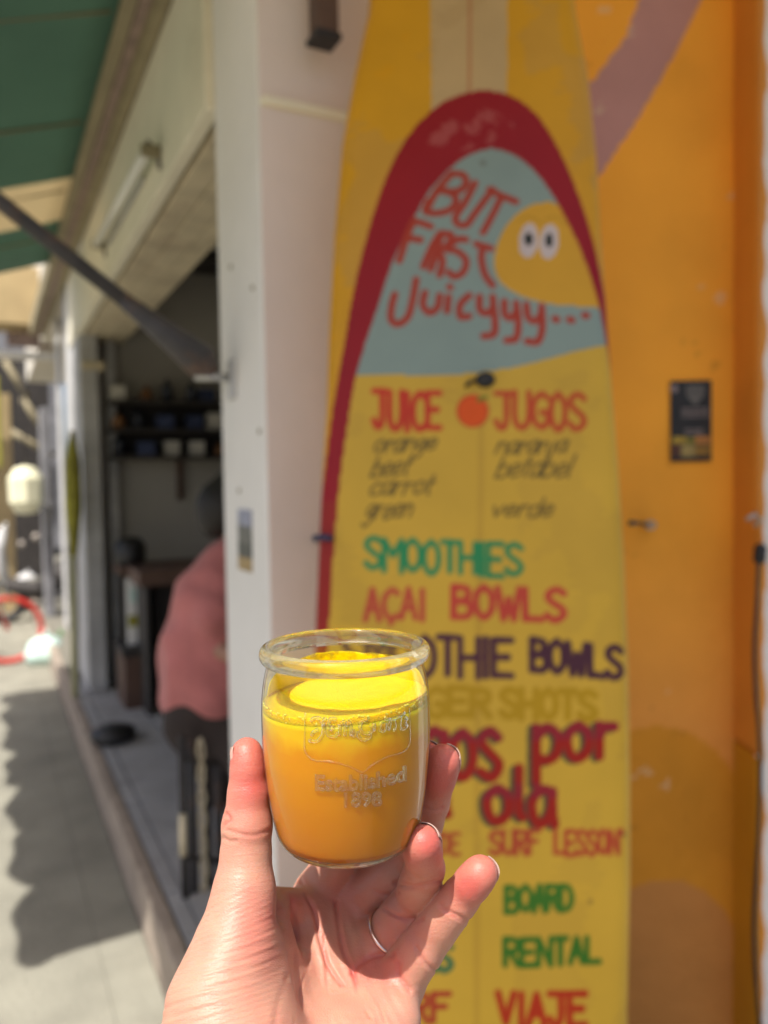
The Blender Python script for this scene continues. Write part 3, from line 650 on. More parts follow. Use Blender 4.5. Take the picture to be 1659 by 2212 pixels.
# stroke alphabet, box 0..1 with y down
G = {
 'A': [[(0, 1), (.5, 0), (1, 1)], [(.2, .65), (.8, .65)]], 'B': [[(0, 1), (0, 0)], ['s', (0, 0), (.75, .05), (.85, .25), (.7, .43), (0, .48)], ['s', (0, .48), (.85, .52), (1, .75), (.8, .97), (0, 1)]],
 'C': [['s', (1, .12), (.6, 0), (.15, .2), (0, .5), (.15, .85), (.6, 1), (1, .88)]], 'Ç': [['s', (1, .12), (.6, 0), (.15, .2), (0, .5), (.15, .85), (.6, 1), (1, .88)], [(.55, 1), (.5, 1.15)]],
 'D': [[(0, 1), (0, 0)], ['s', (0, 0), (.7, .08), (1, .5), (.7, .92), (0, 1)]], 'E': [[(1, 0), (0, 0), (0, 1), (1, 1)], [(0, .48), (.8, .48)]], 'F': [[(1, 0), (0, 0), (0, 1)], [(0, .45), (.75, .45)]],
 'G': [['s', (1, .12), (.6, 0), (.12, .2), (0, .5), (.12, .85), (.6, 1), (1, .85), (1, .55)], [(1, .55), (.6, .55)]], 'H': [[(0, 0), (0, 1)], [(1, 0), (1, 1)], [(0, .5), (1, .5)]], 'I': [[(.5, 0), (.5, 1)]],
 'J': [[(0, 0), (1, 0)], ['s', (.7, 0), (.7, .7), (.55, .97), (.25, 1), (0, .82)]], 'L': [[(0, 0), (0, 1), (1, 1)]], 'M': [[(0, 1), (0, 0), (.5, .5), (1, 0), (1, 1)]], 'N': [[(0, 1), (0, 0), (1, 1), (1, 0)]],
 'O': [['s', (.5, 0), (.1, .2), (0, .5), (.1, .8), (.5, 1), (.9, .8), (1, .5), (.9, .2), (.5, 0)]], 'P': [[(0, 1), (0, 0)], ['s', (0, 0), (.8, .05), (1, .27), (.8, .48), (0, .52)]],
 'R': [[(0, 1), (0, 0)], ['s', (0, 0), (.8, .05), (.95, .25), (.8, .45), (0, .5)], [(.4, .5), (1, 1)]], 'S': [['s', (1, .12), (.6, 0), (.15, .1), (.05, .28), (.4, .46), (.85, .62), (1, .8), (.7, .98), (.3, 1), (0, .86)]],
 'T': [[(0, 0), (1, 0)], [(.5, 0), (.5, 1)]], 'U': [['s', (0, 0), (0, .7), (.25, 1), (.7, 1), (1, .7), (1, 0)]], 'V': [[(0, 0), (.5, 1), (1, 0)]], 'W': [[(0, 0), (.28, 1), (.5, .35), (.74, 1), (1, 0)]],
 'a': [['s', (.9, .42), (.5, .35), (.1, .5), (0, .7), (.2, .97), (.6, .95), (.9, .7)], ['s', (.9, .38), (.9, .75), (1, 1)]], 'b': [[(0, 0), (0, 1)], ['s', (0, .6), (.5, .4), (.95, .6), (.8, .95), (.3, 1), (0, .9)]], 'c': [['s', (.9, .45), (.5, .36), (.05, .6), (.15, .93), (.6, 1), (.95, .88)]],
 'd': [[(.9, 0), (.9, 1)], ['s', (.9, .5), (.5, .38), (.05, .6), (.15, .95), (.6, 1), (.9, .8)]], 'e': [['s', (.05, .7), (.9, .62), (.6, .38), (.15, .5), (.05, .8), (.4, 1), (.95, .88)]], 'g': [['s', (.9, .45), (.4, .36), (.05, .6), (.4, .9), (.9, .6)], ['s', (.9, .4), (.85, 1.1), (.4, 1.4), (0, 1.25)]],
 'h': [[(0, 0), (0, 1)], ['s', (0, .6), (.5, .38), (.9, .6), (.9, 1)]], 'i': [[(.5, .38), (.5, 1)], [(.5, .16), (.52, .19)]], 'j': [['s', (.6, .38), (.6, 1.1), (.3, 1.4), (0, 1.3)]], 'l': [['s', (.3, 0), (.3, .85), (.7, 1)]], 'n': [[(0, .38), (0, 1)], ['s', (0, .6), (.5, .38), (.9, .55), (.95, 1)]],
 'm': [[(0, .38), (0, 1)], ['s', (0, .55), (.28, .38), (.5, .55), (.5, 1)], ['s', (.5, .55), (.78, .38), (1, .55), (1, 1)]],
 'o': [['s', (.5, .36), (.1, .5), (0, .7), (.2, .96), (.6, 1), (.95, .8), (.9, .5), (.5, .36)]], 'r': [[(.1, .38), (.1, 1)], ['s', (.1, .62), (.4, .42), (.95, .42)]], 's': [['s', (.9, .45), (.5, .36), (.1, .5), (.5, .66), (.95, .82), (.6, 1), (.05, .92)]],
 't': [['s', (.45, .05), (.4, .85), (.8, 1)], [(.05, .38), (.9, .36)]], 'u': [['s', (0, .38), (.05, .85), (.45, 1), (.85, .85), (.9, .38)]], 'v': [[(0, .38), (.45, 1), (.9, .38)]], 'y': [['s', (0, .38), (.05, .75), (.45, .85), (.85, .7)], ['s', (.9, .38), (.95, 1.05), (.7, 1.35), (.15, 1.3)]],
 'p': [[(0, .36), (0, 1.45)], ['s', (0, .55), (.5, .36), (1, .55), (.9, .88), (.45, 1), (0, .9)]],
 'w': [[(0, .38), (.25, 1), (.5, .5), (.75, 1), (1, .38)]], '.': [[(.4, .95), (.55, .97)]], "'": [[(.4, 0), (.4, .15)]]}
def word(txt, x0, y0, x1, y1, c, wpx, drop=0, gap=0.28, slant=0.0, k=1.0, off=(0, 0), rng=None):
    r = random.Random(hash_(txt)); wd = {'I': .35, 'i': .35, 'l': .4, '.': .5, "'": .3, 'M': 1.2, 'W': 1.3, 'm': 1.35, 'w': 1.2, ' ': .8, 't': .7, 'r': .8, 'j': .6}
    ws = [wd.get(ch, 1.0) for ch in txt]; tot = sum(ws) + gap * (len(txt) - 1); u = (x1 - x0) / tot; x = x0
    for ch, wv in zip(txt, ws):
        if ch != ' ':
            jx = r.uniform(-.03, .03) * u; jy = r.uniform(-.03, .03) * (y1 - y0); sc_ = r.uniform(.95, 1.05)
            for s in G[ch]:
                smo = s[0] == 's'; pts = s[1:] if smo else s
                q = []
                for (a, b) in pts:
                    X_ = x + a * wv * u; Y_ = y0 + b * (y1 - y0) * sc_
                    q.append((X_ + jx + slant * (y1 - Y_) + off[0], Y_ + jy + drop * (X_ - x0) / max(1, (x1 - x0)) + off[1]))
                stroke(q, c, wpx, k, smo)
        x += (wv + gap) * u
def hash_(s): return sum((i + 1) * ord(ch) for i, ch in enumerate(s))
TR = srgb(178, 62, 36)
# BUT / FIRST / Juicyyy... traced (zoom 2.552 px per photo px)
def Z2(pts, ox=1000, oy=420, s=2.552): return [((ox + a / s) / 1.23448, (oy + b / s) / 1.23448) for a, b in pts]
for s in ([(520, 110), (420, 230), (355, 350)], [(520, 110), (600, 120), (620, 180), (560, 230), (450, 225)], [(450, 225), (530, 250), (550, 310), (480, 370), (350, 370), (360, 300)],
          [(680, 175), (610, 310), (550, 400), (560, 450), (620, 460), (680, 380), (800, 220)], [(780, 220), (860, 260), (960, 300)], [(860, 270), (800, 390), (735, 510)],
          [(265, 425), (220, 530), (165, 700)], [(265, 430), (330, 450), (380, 470)], [(215, 545), (310, 560)], [(440, 520), (390, 600), (330, 740)], [(450, 520), (420, 640), (380, 760)],
          [(450, 515), (520, 530), (490, 600), (430, 640)], [(430, 640), (460, 700), (440, 800)], [(620, 560), (560, 560), (490, 620), (560, 640), (620, 700), (600, 780), (540, 810), (500, 780)],
          [(690, 590), (740, 605), (790, 620)], [(730, 610), (725, 700), (750, 800), (800, 870)],
          [(280, 830), (260, 950), (225, 1080), (160, 1130), (110, 1100), (115, 1000), (135, 930)], [(340, 920), (325, 1000), (370, 1055), (425, 1020), (440, 940)], [(500, 950), (490, 1045)], [(508, 880), (512, 886)],
          [(640, 940), (580, 1000), (580, 1080), (640, 1080)], [(710, 950), (715, 1040), (770, 1060), (800, 1020)], [(800, 950), (815, 1100), (810, 1200), (740, 1215)],
          [(880, 980), (885, 1070), (930, 1090), (965, 1040)], [(960, 990), (975, 1120), (960, 1230), (895, 1245)], [(1030, 1000), (1045, 1090), (1100, 1110), (1135, 1050)], [(1135, 1010), (1140, 1150), (1110, 1250), (1035, 1250)],
          [(1225, 1095), (1240, 1100)], [(1325, 1098), (1345, 1104)], [(1430, 1068), (1445, 1070)]):
    stroke(Z2(s), TR, 15)
c1 = srgb(214, 62, 30); c2 = srgb(206, 84, 34)
word('JUICE', 808, 846, 950, 922, c1, 13, 4); word('JUGOS', 1072, 848, 1262, 922, c2, 12.5, 4)
el = [(1021 + 33 * math.cos(a), 888 + 34 * math.sin(a)) for a in np.linspace(0, 6.2, 30)]; paint(poly_in(AA, BB, bpoly(el, False)), srgb(240, 96, 8))
el = [(1021 + 33 * math.cos(a), 888 + 34 * math.sin(a)) for a in np.linspace(0, 6.28, 30)]; stroke(el, srgb(205, 50, 20), 5, .7)
stroke([(1034, 864), (1050, 858)], srgb(110, 140, 30), 8)
INK = srgb(70, 64, 34)
for t_, a, b, c, d in (('orange', 806, 938, 938, 976), ('beet', 800, 985, 880, 1030), ('carrot', 796, 1028, 930, 1070), ('green', 786, 1076, 884, 1122), ('naranja', 1070, 942, 1220, 980), ('betabel', 1070, 986, 1232, 1032), ('verde', 1058, 1080, 1192, 1118)):
    word(t_, a, b, c, d, INK, 4.8, -4, .16, .42, .85)
word('SMOOTHIES', 790, 1162, 1125, 1228, srgb(40, 152, 92), 12, 16, .25)
word('AÇAI', 790, 1272, 918, 1336, srgb(204, 88, 58), 12, 2, .3); word('BOWLS', 980, 1268, 1218, 1334, srgb(208, 76, 56), 14, 6, .3)
word('SMOOTHIE', 744, 1370, 1106, 1450, srgb(84, 44, 60), 14, 12, .25); word('BOWLS', 1150, 1382, 1344, 1448, srgb(80, 42, 58), 15, 18, .25)
word('GINGER', 800, 1482, 1056, 1540, srgb(196, 160, 20), 15, 8, .3); word('SHOTS', 1084, 1488, 1286, 1546, srgb(196, 160, 18), 16, 8, .3)
GRN = srgb(70, 84, 56); MAG = srgb(158, 34, 48); RR = srgb(172, 30, 14)
for (cc, off) in ((GRN, (-9, 3)), (MAG, (0, 0)),):
    word('Jugos', 800, 1520, 1082, 1672, cc, 19, 6, .3, off=off); word('por', 1160, 1530, 1330, 1640, cc, 19, -4, .35, off=off)
    word('la', 880, 1660, 968, 1766, cc, 18, 0, .3, off=off); word('ola', 1052, 1660, 1200, 1770, cc, 19, 4, .3, off=off)
_lo = BB < bc(1100, 1600)[1]; _l2 = BB > bc(1100, 1690)[1]; _l3 = BB < bc(1100, 1725)[1]
_mg = (np.abs(PAL - np.array(MAG)).sum(1) < .02) & ((_lo & _l2) | _l3); PAL[_mg] = RR
word('CLASE', 800, 1806, 960, 1842, srgb(190, 92, 46), 8, 0, .3); word('DE', 952, 1800, 992, 1842, srgb(190, 92, 46), 8, 0, .3)
word('SURF', 1060, 1796, 1164, 1844, srgb(192, 84, 48), 10, 0, .3); word("LESSON'", 1200, 1796, 1348, 1846, srgb(194, 82, 46), 9.5, 0, .3)
word('BOARD', 1094, 1916, 1236, 1968, srgb(62, 126, 36), 12, -2, .25); word('RENTAL', 1092, 2030, 1296, 2084, srgb(58, 124, 34), 12, -4, .3)
word('CLASES', 770, 2040, 975, 2098, srgb(44, 120, 80), 12, 0, .3)
word('SURF', 800, 2148, 970, 2206, srgb(186, 70, 40), 12, 0, .3); word('VIAJE', 1076, 2146, 1266, 2210, srgb(192, 56, 22), 14, 4, .3)
word('SURF', 1080, 2226, 1270, 2290, srgb(192, 56, 22), 14, 4, .3)
for (x_, y_, r_) in ((1043, 352, 6), (1352, 1806, 5), (1276, 1948, 5)):
    stroke([(x_, y_), (x_ + 1, y_ + 1)], srgb(110, 90, 50), r_ * 2, .5)
board = mesh('surfboard', VV.reshape(-1, 3), Qd.tolist(), attr_mat('painted_surfboard', rough=0.42, var=0.06, scale=7, bump=0.03, bscale=25, spec=0.3), None, True)
tag(board, 'tall hand-painted yellow surfboard menu with red arch leaning on the orange wall', 'surfboard')
ca = board.data.color_attributes.new('paint', 'FLOAT_COLOR', 'POINT'); ca.data.foreach_set('color', np.hstack([np.clip(PAL * np.array((.88, .80, .80)), 0, 1), np.ones((len(PAL), 1))]).ravel())
# bottom shell
na2 = 25; t2 = np.linspace(-1, 1, na2); sel = np.linspace(0, nb - 1, 120).astype(int)
A2_ = 0.5 * (bsm[sel, 0] + bsm[sel, 1])[:, None] + 0.5 * (bsm[sel, 1] - bsm[sel, 0])[:, None] * t2[None]
h2 = -0.0305 - 0.032 * (1 - np.abs(t2[None]) ** 5) + 0 * A2_
V2 = B0 + BR * A2_[..., None] + BU * np.repeat(bsv[sel][:, None], na2, 1)[..., None] + BN * h2[..., None]
i2 = np.arange(len(sel) * na2).reshape(len(sel), na2); Q2 = np.stack([i2[:-1, :-1], i2[1:, :-1], i2[1:, 1:], i2[:-1, 1:]], -1).reshape(-1, 4)
mesh('underside', V2.reshape(-1, 3), Q2.tolist(), mat('yellow_resin', srgb(222, 170, 20), .35, .05, 6), board, True)
# black plug (fin screw) on board
pc = B0 + BR * bc(1048, 821)[0] + BU * bc(1048, 821)[1] + BN * 0.0005
pg = empty('leash_plug', pc, 'small black leash plug with cord loop above the painted orange', 'plug')
v, f = lathe_geo([(0.0001, .012), (.012, .011), (.017, .006), (.018, 0)], (0, 0, 0), 20); v = pc + BR * v[:, :1] + BU * v[:, 1:2] * .8 + BN * v[:, 2:]
mesh('plug_cap', v, f, M['black'], pg, True)
tube('cord_loop', [pc - BR * .012 + BN * .006, pc - BR * .03 - BU * .006 + BN * .01, pc - BR * .036 - BU * .012 + BN * .004], .0035, M['black'], pg, 6)
# ties holding the board
tl = empty('board_tie', P(690, 1162, 1.46), 'dark blue strap holding the left rail of the surfboard', 'strap', 'ties holding the surfboard')
tube('strap', [P(716, 1163, 1.385), P(694, 1160, 1.40), P(680, 1162, 1.46), onY(683, 1166, PY0)], .006, mat('navy_webbing', (0.03, 0.04, 0.09), .8), tl, 6)
hk = empty('wall_hook', P(1390, 1132, 1.9), 'small steel eye hook tied to the right rail of the surfboard', 'hook')
hc = W((1404 - CX) / F * 1.93, 1.925, P(1404, 1134, 1.93)[2])
tube('eye', [hc + RH * .012 * math.cos(a) + np.array((0, 0, .009)) * math.sin(a) for a in np.linspace(0, 6.28, 14)], .0032, M['metal'], hk, 6)
tube('screw', [hc, hc + FH * .03], .004, M['metal'], hk, 6)
tube('tie_wire', [hc - RH * .01, P(1385, 1131, 1.8), P(1368, 1130, 1.46), P(1362, 1130, 1.42)], .0055, M['black'], hk, 6)
# wall sticker
sa = wall_rz(1446, 824); sb = wall_rz(1534, 996)
ws = empty('wall_sticker', W(sa[0], OF - .004, sb[1]), 'black flyer with pale crest and food photo stuck on the orange wall', 'sticker')
def srect(name, u0, v0, u1, v1, c, lift, rough=.35):
    r0, r1 = sa[0] + (sb[0] - sa[0]) * u0, sa[0] + (sb[0] - sa[0]) * u1; z0_, z1_ = sa[1] + (sb[1] - sa[1]) * v1, sa[1] + (sb[1] - sa[1]) * v0
    fbox(name, (r0, OF - .008 - lift, z0_), (r1, OF - .0075 - lift + .001, z1_), mat('flyer_' + name, c, rough, .3, 40), ws)
srect('backing', 0, 0, 1, 1, (.008, .007, .007), 0)
def spoly(name, pts, c, lift):
    q = [(sa[0] + (sb[0] - sa[0]) * u, sa[1] + (sb[1] - sa[1]) * v) for u, v in pts]
    mesh(name, [W(a, OF - .0085 - lift, b) for a, b in q], [tuple(range(len(q)))], mat('flyer_' + name, c, .4, .3, 60), ws)
spoly('crest', [(.36, .06), (.84, .06), (.82, .18), (.70, .26), (.60, .32), (.50, .26), (.38, .18)], (.11, .11, .105), .001)
spoly('badge', [(.08 + .1 * math.cos(a), .1 + .05 * math.sin(a)) for a in np.linspace(0, 6, 10)], (.25, .2, .2), .001)
for v0 in (.34, .385, .43, .60, .645): srect('text_line', .26 if v0 < .5 else .34, v0, .94 if v0 < .5 else .8, v0 + .022, (.20, .17, .17), .001)
for (u0, v0, u1, v1, c) in ((.03, .69, .38, .78, (.35, .25, .02)), (.38, .70, .60, .80, (.16, .15, .01)), (.60, .69, .97, .79, (.40, .17, .03)), (.03, .79, .25, .93, (.10, .03, .01)), (.25, .80, .6, .94, (.33, .26, .08)), (.6, .80, .97, .93, (.25, .14, .01))):
    srect('food_photo', u0, v0, u1, v1, c, .001)
# padlock hook and cable on the right
pc_ = W((1626 - CX) / F * 1.80, 1.79, P(1626, 1122, 1.8)[2])
lk = empty('padlock_hasp', pc_, 'small steel hasp with black padlock on the right reveal', 'padlock')
tube('hasp', [pc_ - RH * .018, pc_ + np.array((0, 0, .012)), pc_ + RH * .016, pc_ - np.array((0, 0, .014))], .006, M['metal'], lk, 6)
tube('shackle', [pc_ + RH * .012, pc_ + RH * .018 - np.array((0, 0, .05)), pc_ + RH * .012 - np.array((0, 0, .075))], .004, M['orange'], lk, 6)
tube('lock_body', [pc_ + RH * .014 - np.array((0, 0, .055)), pc_ + RH * .014 - np.array((0, 0, .062)), pc_ + RH * .011 - np.array((0, 0, .095)), pc_ + RH * .009 - np.array((0, 0, .102))], [.006, .014, .014, .006], M['black'], lk)
cb = [(1640, 1190), (1636, 1290), (1630, 1400), (1633, 1500), (1640, 1580), (1643, 1680), (1640, 1800), (1634, 1920), (1630, 2010), (1632, 2100), (1640, 2212), (1652, 2330)]
cp = [W((x_ - CX) / F * 1.785, 1.782, P(x_, y_, 1.785)[2]) for x_, y_ in cb]
o = tube('black_cable', smoothpts(cp, 4), .0045, M['cordm']); tag(o, 'thin black cable hanging down beside the white wall at right', 'cable')

# ================================================================== SDF helper
import openvdb
def sdf_grid(lo, hi, h):
    ax = [np.arange(lo[i], hi[i] + h, h, dtype=np.float32) for i in range(3)]; return ax
class Field:
    def __init__(s, lo, hi, h):
        s.lo = np.array(lo, np.float32); s.h = h; s.ax = sdf_grid(lo, hi, h); s.shape = tuple(len(a) for a in s.ax)
    def new(s): return np.full(s.shape, 60.0, np.float32)
    def block(s, mn, mx):
        i0 = [max(0, int((mn[k] - s.lo[k]) / s.h) - 1) for k in range(3)]; i1 = [min(s.shape[k], int((mx[k] - s.lo[k]) / s.h) + 2) for k in range(3)]
        return tuple(slice(a, max(a, b)) for a, b in zip(i0, i1))
    def cone(s, D, a, b, ra, rb, k, sq=None):
        """smooth-union a tapered capsule; sq=(axis vector, factor) flattens along axis"""
        a = np.array(a, np.float32); b = np.array(b, np.float32); pad = max(ra, rb) * 1.3 + k * 1.5 + 3 * s.h + 4
        bl = s.block(np.minimum(a, b) - pad, np.maximum(a, b) + pad)
        X, Y, Z = (s.ax[0][bl[0]][:, None, None], s.ax[1][bl[1]][None, :, None], s.ax[2][bl[2]][None, None, :])
        v = b - a; L2 = float(v.dot(v)) + 1e-9
        px, py, pz = X - a[0], Y - a[1], Z - a[2]
        t = np.clip((px * v[0] + py * v[1] + pz * v[2]) / L2, 0, 1)
        dx, dy, dz = px - t * v[0], py - t * v[1], pz - t * v[2]
        if sq is not None:
            ax_, f_ = sq; dd = dx * ax_[0] + dy * ax_[1] + dz * ax_[2]; g = (1 / f_ - 1) * dd
            dx, dy, dz = dx + g * ax_[0], dy + g * ax_[1], dz + g * ax_[2]
        d = np.sqrt(dx * dx + dy * dy + dz * dz) - (ra + t * (rb - ra))
        o = D[bl]
        if k > 0:
            hh = np.clip(0.5 + 0.5 * (o - d) / k, 0, 1); D[bl] = o + (d - o) * hh - k * hh * (1 - hh)
        else: D[bl] = np.minimum(o, d)
    def quads(s, D):
        g = openvdb.FloatGrid(60.0); g.copyFromArray(D.astype(np.float32)); p, q = g.convertToQuads(isovalue=0.0)[:2]
        return p * s.h + s.lo, q
def smax(a, b, k):
    hh = np.clip(0.5 - 0.5 * (b - a) / k, 0, 1); return b + (a - b) * hh + k * hh * (1 - hh)
def vnormals(V, Q):
    n = np.zeros_like(V); a, b, c, d = V[Q[:, 0]], V[Q[:, 1]], V[Q[:, 2]], V[Q[:, 3]]
    fn = np.cross(c - a, d - b)
    for k in range(4): np.add.at(n, Q[:, k], fn)
    return n / (np.linalg.norm(n, axis=1, keepdims=True) + 1e-12)
def laplace(V, Q, it, lam=.5):
    E_ = np.vstack([Q[:, [0, 1]], Q[:, [1, 2]], Q[:, [2, 3]], Q[:, [3, 0]]]); E_ = np.vstack([E_, E_[:, ::-1]])
    cnt = np.bincount(E_[:, 0], minlength=len(V)).astype(float)[:, None]; cnt[cnt == 0] = 1
    for _ in range(it):
        S = np.stack([np.bincount(E_[:, 0], weights=V[E_[:, 1], k], minlength=len(V)) for k in range(3)], 1); V = V + lam * (S / cnt - V)
    return V

#HAND#
# ================================================================== HAND (camera-axis frame in millimetres: right, down, forward)
def HZ(u, v, z):        # enlarged-photo coordinates of the hand -> mm
    px = 324.1 + u / 2.048; py = 1328.5 + v / 2.048
    return np.array(((px - CX) / F * z, (py - CY) / F * z, z))
fld = Field((-115, 58, 262), (62, 250, 408), 0.75)
palm = fld.new()
def C(D, a, b, ra, rb, k=6, sq=None): fld.cone(D, HZ(*a), HZ(*b), ra, rb, k, sq)
# metacarpals and heel
C(palm, (735, 1235, 384), (600, 1900, 330), 10.5, 15, 5)
C(palm, (880, 1300, 381), (690, 1950, 330), 11, 15, 6)
C(palm, (1000, 1470, 366), (800, 1950, 328), 11, 15, 7)
C(palm, (1095, 1640, 351), (900, 2000, 320), 11.5, 17, 7)
C(palm, (1080, 1800, 334), (930, 2080, 316), 11, 18, 7)
# thenar
C(palm, (415, 1240, 325), (375, 1480, 316), 11.5, 15.5, 8)
C(palm, (375, 1480, 316), (315, 1720, 306), 15.5, 19.5, 8)
C(palm, (315, 1720, 306), (300, 2020, 296), 19.5, 24, 8)
C(palm, (470, 1500, 327), (450, 1850, 308), 13, 20, 9)
C(palm, (520, 1330, 345), (560, 1700, 334), 9, 14, 9)
C(palm, (560, 1270, 356), (680, 1300, 370), 6.5, 9, 7)
C(palm, (800, 1165, 386), (985, 1185, 386), 9.5, 10, 5)
# wrist and start of the forearm
C(palm, (380, 2000, 296), (420, 2480, 268), 22, 24, 12)
C(palm, (800, 2000, 318), (640, 2480, 282), 19, 22, 14)
fingers = {
 'index': [((735, 1235, 384), 10.5), ((900, 950, 379), 9.0), ((1090, 760, 371), 8.0), ((1222, 628, 355), 6.9)],
 'middle': [((880, 1300, 382), 10.8), ((1165, 1075, 374), 9.3), ((1240, 830, 354), 8.3), ((1294, 650, 344), 7.7)],
 'ring': [((1010, 1470, 363), 10.8), ((1178, 1255, 360), 9.6), ((1214, 1120, 341), 8.6), ((1207, 1010, 322), 7.6)],
 'pinky': [((1090, 1630, 351), 11.2), ((1262, 1395, 345), 8.9), ((1372, 1250, 338), 8.0), ((1462, 1142, 332), 7.3)],
 'thumb': [((415, 1240, 325), 12.0), ((424, 1060, 330), 10.4), ((430, 930, 332), 10.3), ((436, 790, 334), 8.6), ((428, 612, 337), 6.7)],
}
D = palm.copy(); TIPS = {}
for nm, ch in fingers.items():
    f_ = fld.new()
    for (a, ra), (b, rb) in zip(ch[:-1], ch[1:]): C(f_, a, b, ra, rb, 2.2)
    # pad bulges on the camera side
    p1, p2 = HZ(*ch[-2][0]), HZ(*ch[-1][0]); TIPS[nm] = (p1, p2, ch[-1][1])
    q = p1 * .35 + p2 * .65 + (np.array((0.8, 0, -1.6)) if nm == 'thumb' else np.array((-.8, 0, -1.3)))
    fld.cone(f_, q, q + (p2 - p1) * .12, ch[-1][1] * .90, ch[-1][1] * .86, 4)
    if nm not in ('thumb', 'index'):
        for (a, ra), (b, rb) in list(zip(ch[:-1], ch[1:]))[:2]:
            m1 = HZ(*a) * .5 + HZ(*b) * .5 + np.array((-.8, 0, -1.4)); dv = (HZ(*b) - HZ(*a)) * .16
            fld.cone(f_, m1 - dv, m1 + dv, (ra + rb) / 2 * .87, (ra + rb) / 2 * .85, 4)
    kf = 7.0 if nm == 'thumb' else 4.5
    hh = np.clip(0.5 + 0.5 * (palm - f_) / kf, 0, 1); uni = palm + (f_ - palm) * hh - kf * hh * (1 - hh)
    D = np.minimum(D, uni)
# cut back the sheet of palm that would close the gap between thumb and palm
Vh, Qh = fld.quads(D); Vh = Vh.astype(float); Vh = laplace(Vh, Qh, 3, .5)
nh = vnormals(Vh, Qh)
cen = Vh.mean(0)
if ((Vh - cen) * nh).sum() < 0: nh = -nh; Qh = Qh[:, ::-1]
def proj(V): return (V[:, 0] / V[:, 2] * F + CX - 324.1) * 2.048, (V[:, 1] / V[:, 2] * F + CY - 1328.5) * 2.048
U, VW = proj(Vh)
def d2(poly):
    p = smoothpts(poly, 6); d = np.full(len(U), 1e9)
    for i in range(len(p) - 1):
        ax, ay = p[i]; bx, by = p[i + 1]; vx, vy = bx - ax, by - ay; t = np.clip(((U - ax) * vx + (VW - ay) * vy) / (vx * vx + vy * vy + 1e-9), 0, 1)
        d = np.minimum(d, np.hypot(U - ax - t * vx, VW - ay - t * vy))
    return d
front = np.clip(-nh[:, 2] * 3, 0, 1)
disp = np.zeros(len(U)); red = np.zeros(len(U))
creases = [([(572, 1190), (608, 1222), (632, 1300), (645, 1420), (636, 1530), (610, 1610)], 11, .8), ([(615, 1600), (575, 1700), (550, 1830)], 14, .3),
 ([(648, 1128), (682, 1215), (730, 1320), (752, 1440), (795, 1560), (850, 1640)], 8, 1.1), ([(822, 1270), (835, 1380), (858, 1490), (902, 1592), (925, 1690), (975, 1780)], 8, 1.1),
 ([(1075, 1505), (990, 1510), (930, 1545), (890, 1590)], 9, .7), ([(770, 1420), (782, 1600), (800, 1820)], 7, .6), ([(700, 1560), (650, 1700), (640, 1830)], 7, .5), ([(960, 1640), (1010, 1720), (1040, 1800)], 7, .4),
 ([(325, 945), (390, 965), (460, 975), (540, 948)], 8, .38), ([(338, 880), (352, 905), (330, 930)], 8, .7), ([(326, 985), (350, 1000), (380, 1000)], 7, .5),
 ([(1082, 1185), (1165, 1206), (1285, 1180)], 8, .7), ([(1100, 1172), (1180, 1190), (1270, 1166)], 6, .35), ([(1035, 1300), (1110, 1338), (1205, 1345)], 8, .6), ([(1060, 1320), (1140, 1356), (1190, 1360)], 6, .3),
 ([(1284, 1285), (1350, 1326), (1440, 1362)], 8, .55), ([(1290, 1300), (1350, 1342), (1425, 1372)], 5, .25), ([(1178, 1470), (1225, 1548), (1305, 1592)], 8, .6), ([(1098, 1540), (1105, 1600), (1150, 1660)], 9, .7),
 ([(1205, 850), (1250, 862), (1290, 850)], 8, .4), ([(990, 1220), (1040, 1240), (1100, 1225)], 8, .5)]
for poly, wd, dp in creases:
    d = d2(poly); disp -= dp * np.exp(-(d / wd) ** 2) * front; disp += 0.22 * dp * np.exp(-((d - 2.3 * wd) / (1.4 * wd)) ** 2) * front
    red += .35 * min(1, dp) * np.exp(-(d / (wd * 2.0)) ** 2) * front
# thenar skin folds: bent bundles of shallow ridges
th_m = np.clip((VW - 1150) / 200, 0, 1) * np.clip((640 - U) / 120, 0, 1) * front
ang = np.radians(24 - 10 * np.clip((VW - 1300) / 400, 0, 1)); s_ = (VW * np.cos(ang) + U * np.sin(ang)) + 9 * np.sin(U / 120.0) + 3 * np.sin(U / 64.0 + VW / 90.0)
disp += th_m * 0.62 * (0.26 * np.sin(s_ / 7.2) * (0.5 + 0.5 * np.sin(U / 90.0 + VW / 70)) + 0.16 * np.sin(s_ / 4.1 + U / 40))
# palm small folds between the lines (running with the fingers)
pm = np.clip((VW - 1250) / 150, 0, 1) * np.clip((U - 640) / 80, 0, 1) * np.clip((1150 - U) / 80, 0, 1) * front
disp += pm * 0.16 * np.sin((U - VW * .38) / 9.0 + 2 * np.sin(VW / 80))
Vh = Vh + nh * disp[:, None]
for nm, (p1, p2, r_) in TIPS.items():
    d = np.linalg.norm(Vh - p2, axis=1); red += 0.85 * np.exp(-(d / 13.0) ** 2)
    d = np.linalg.norm(Vh - p1, axis=1); red += 0.25 * np.exp(-(d / 9.0) ** 2)
for (u_, v_, r_, k_) in ((1390, 1215, 60, .5), (1245, 1010, 70, .4), (1310, 760, 70, .4), (1120, 1420, 110, .4), (960, 1560, 110, .5), (1050, 1590, 80, .4), (480, 740, 90, .5), (500, 1460, 150, .35), (430, 860, 120, .35), (600, 1250, 90, .4), (860, 1250, 120, .3), (470, 1330, 110, .25)):
    red += k_ * np.exp(-(((U - u_) ** 2 + (VW - v_) ** 2) / r_ ** 2)) * front
red = np.clip(red + .06 * np.sin(U / 31) * np.sin(VW / 37) , 0, 1)
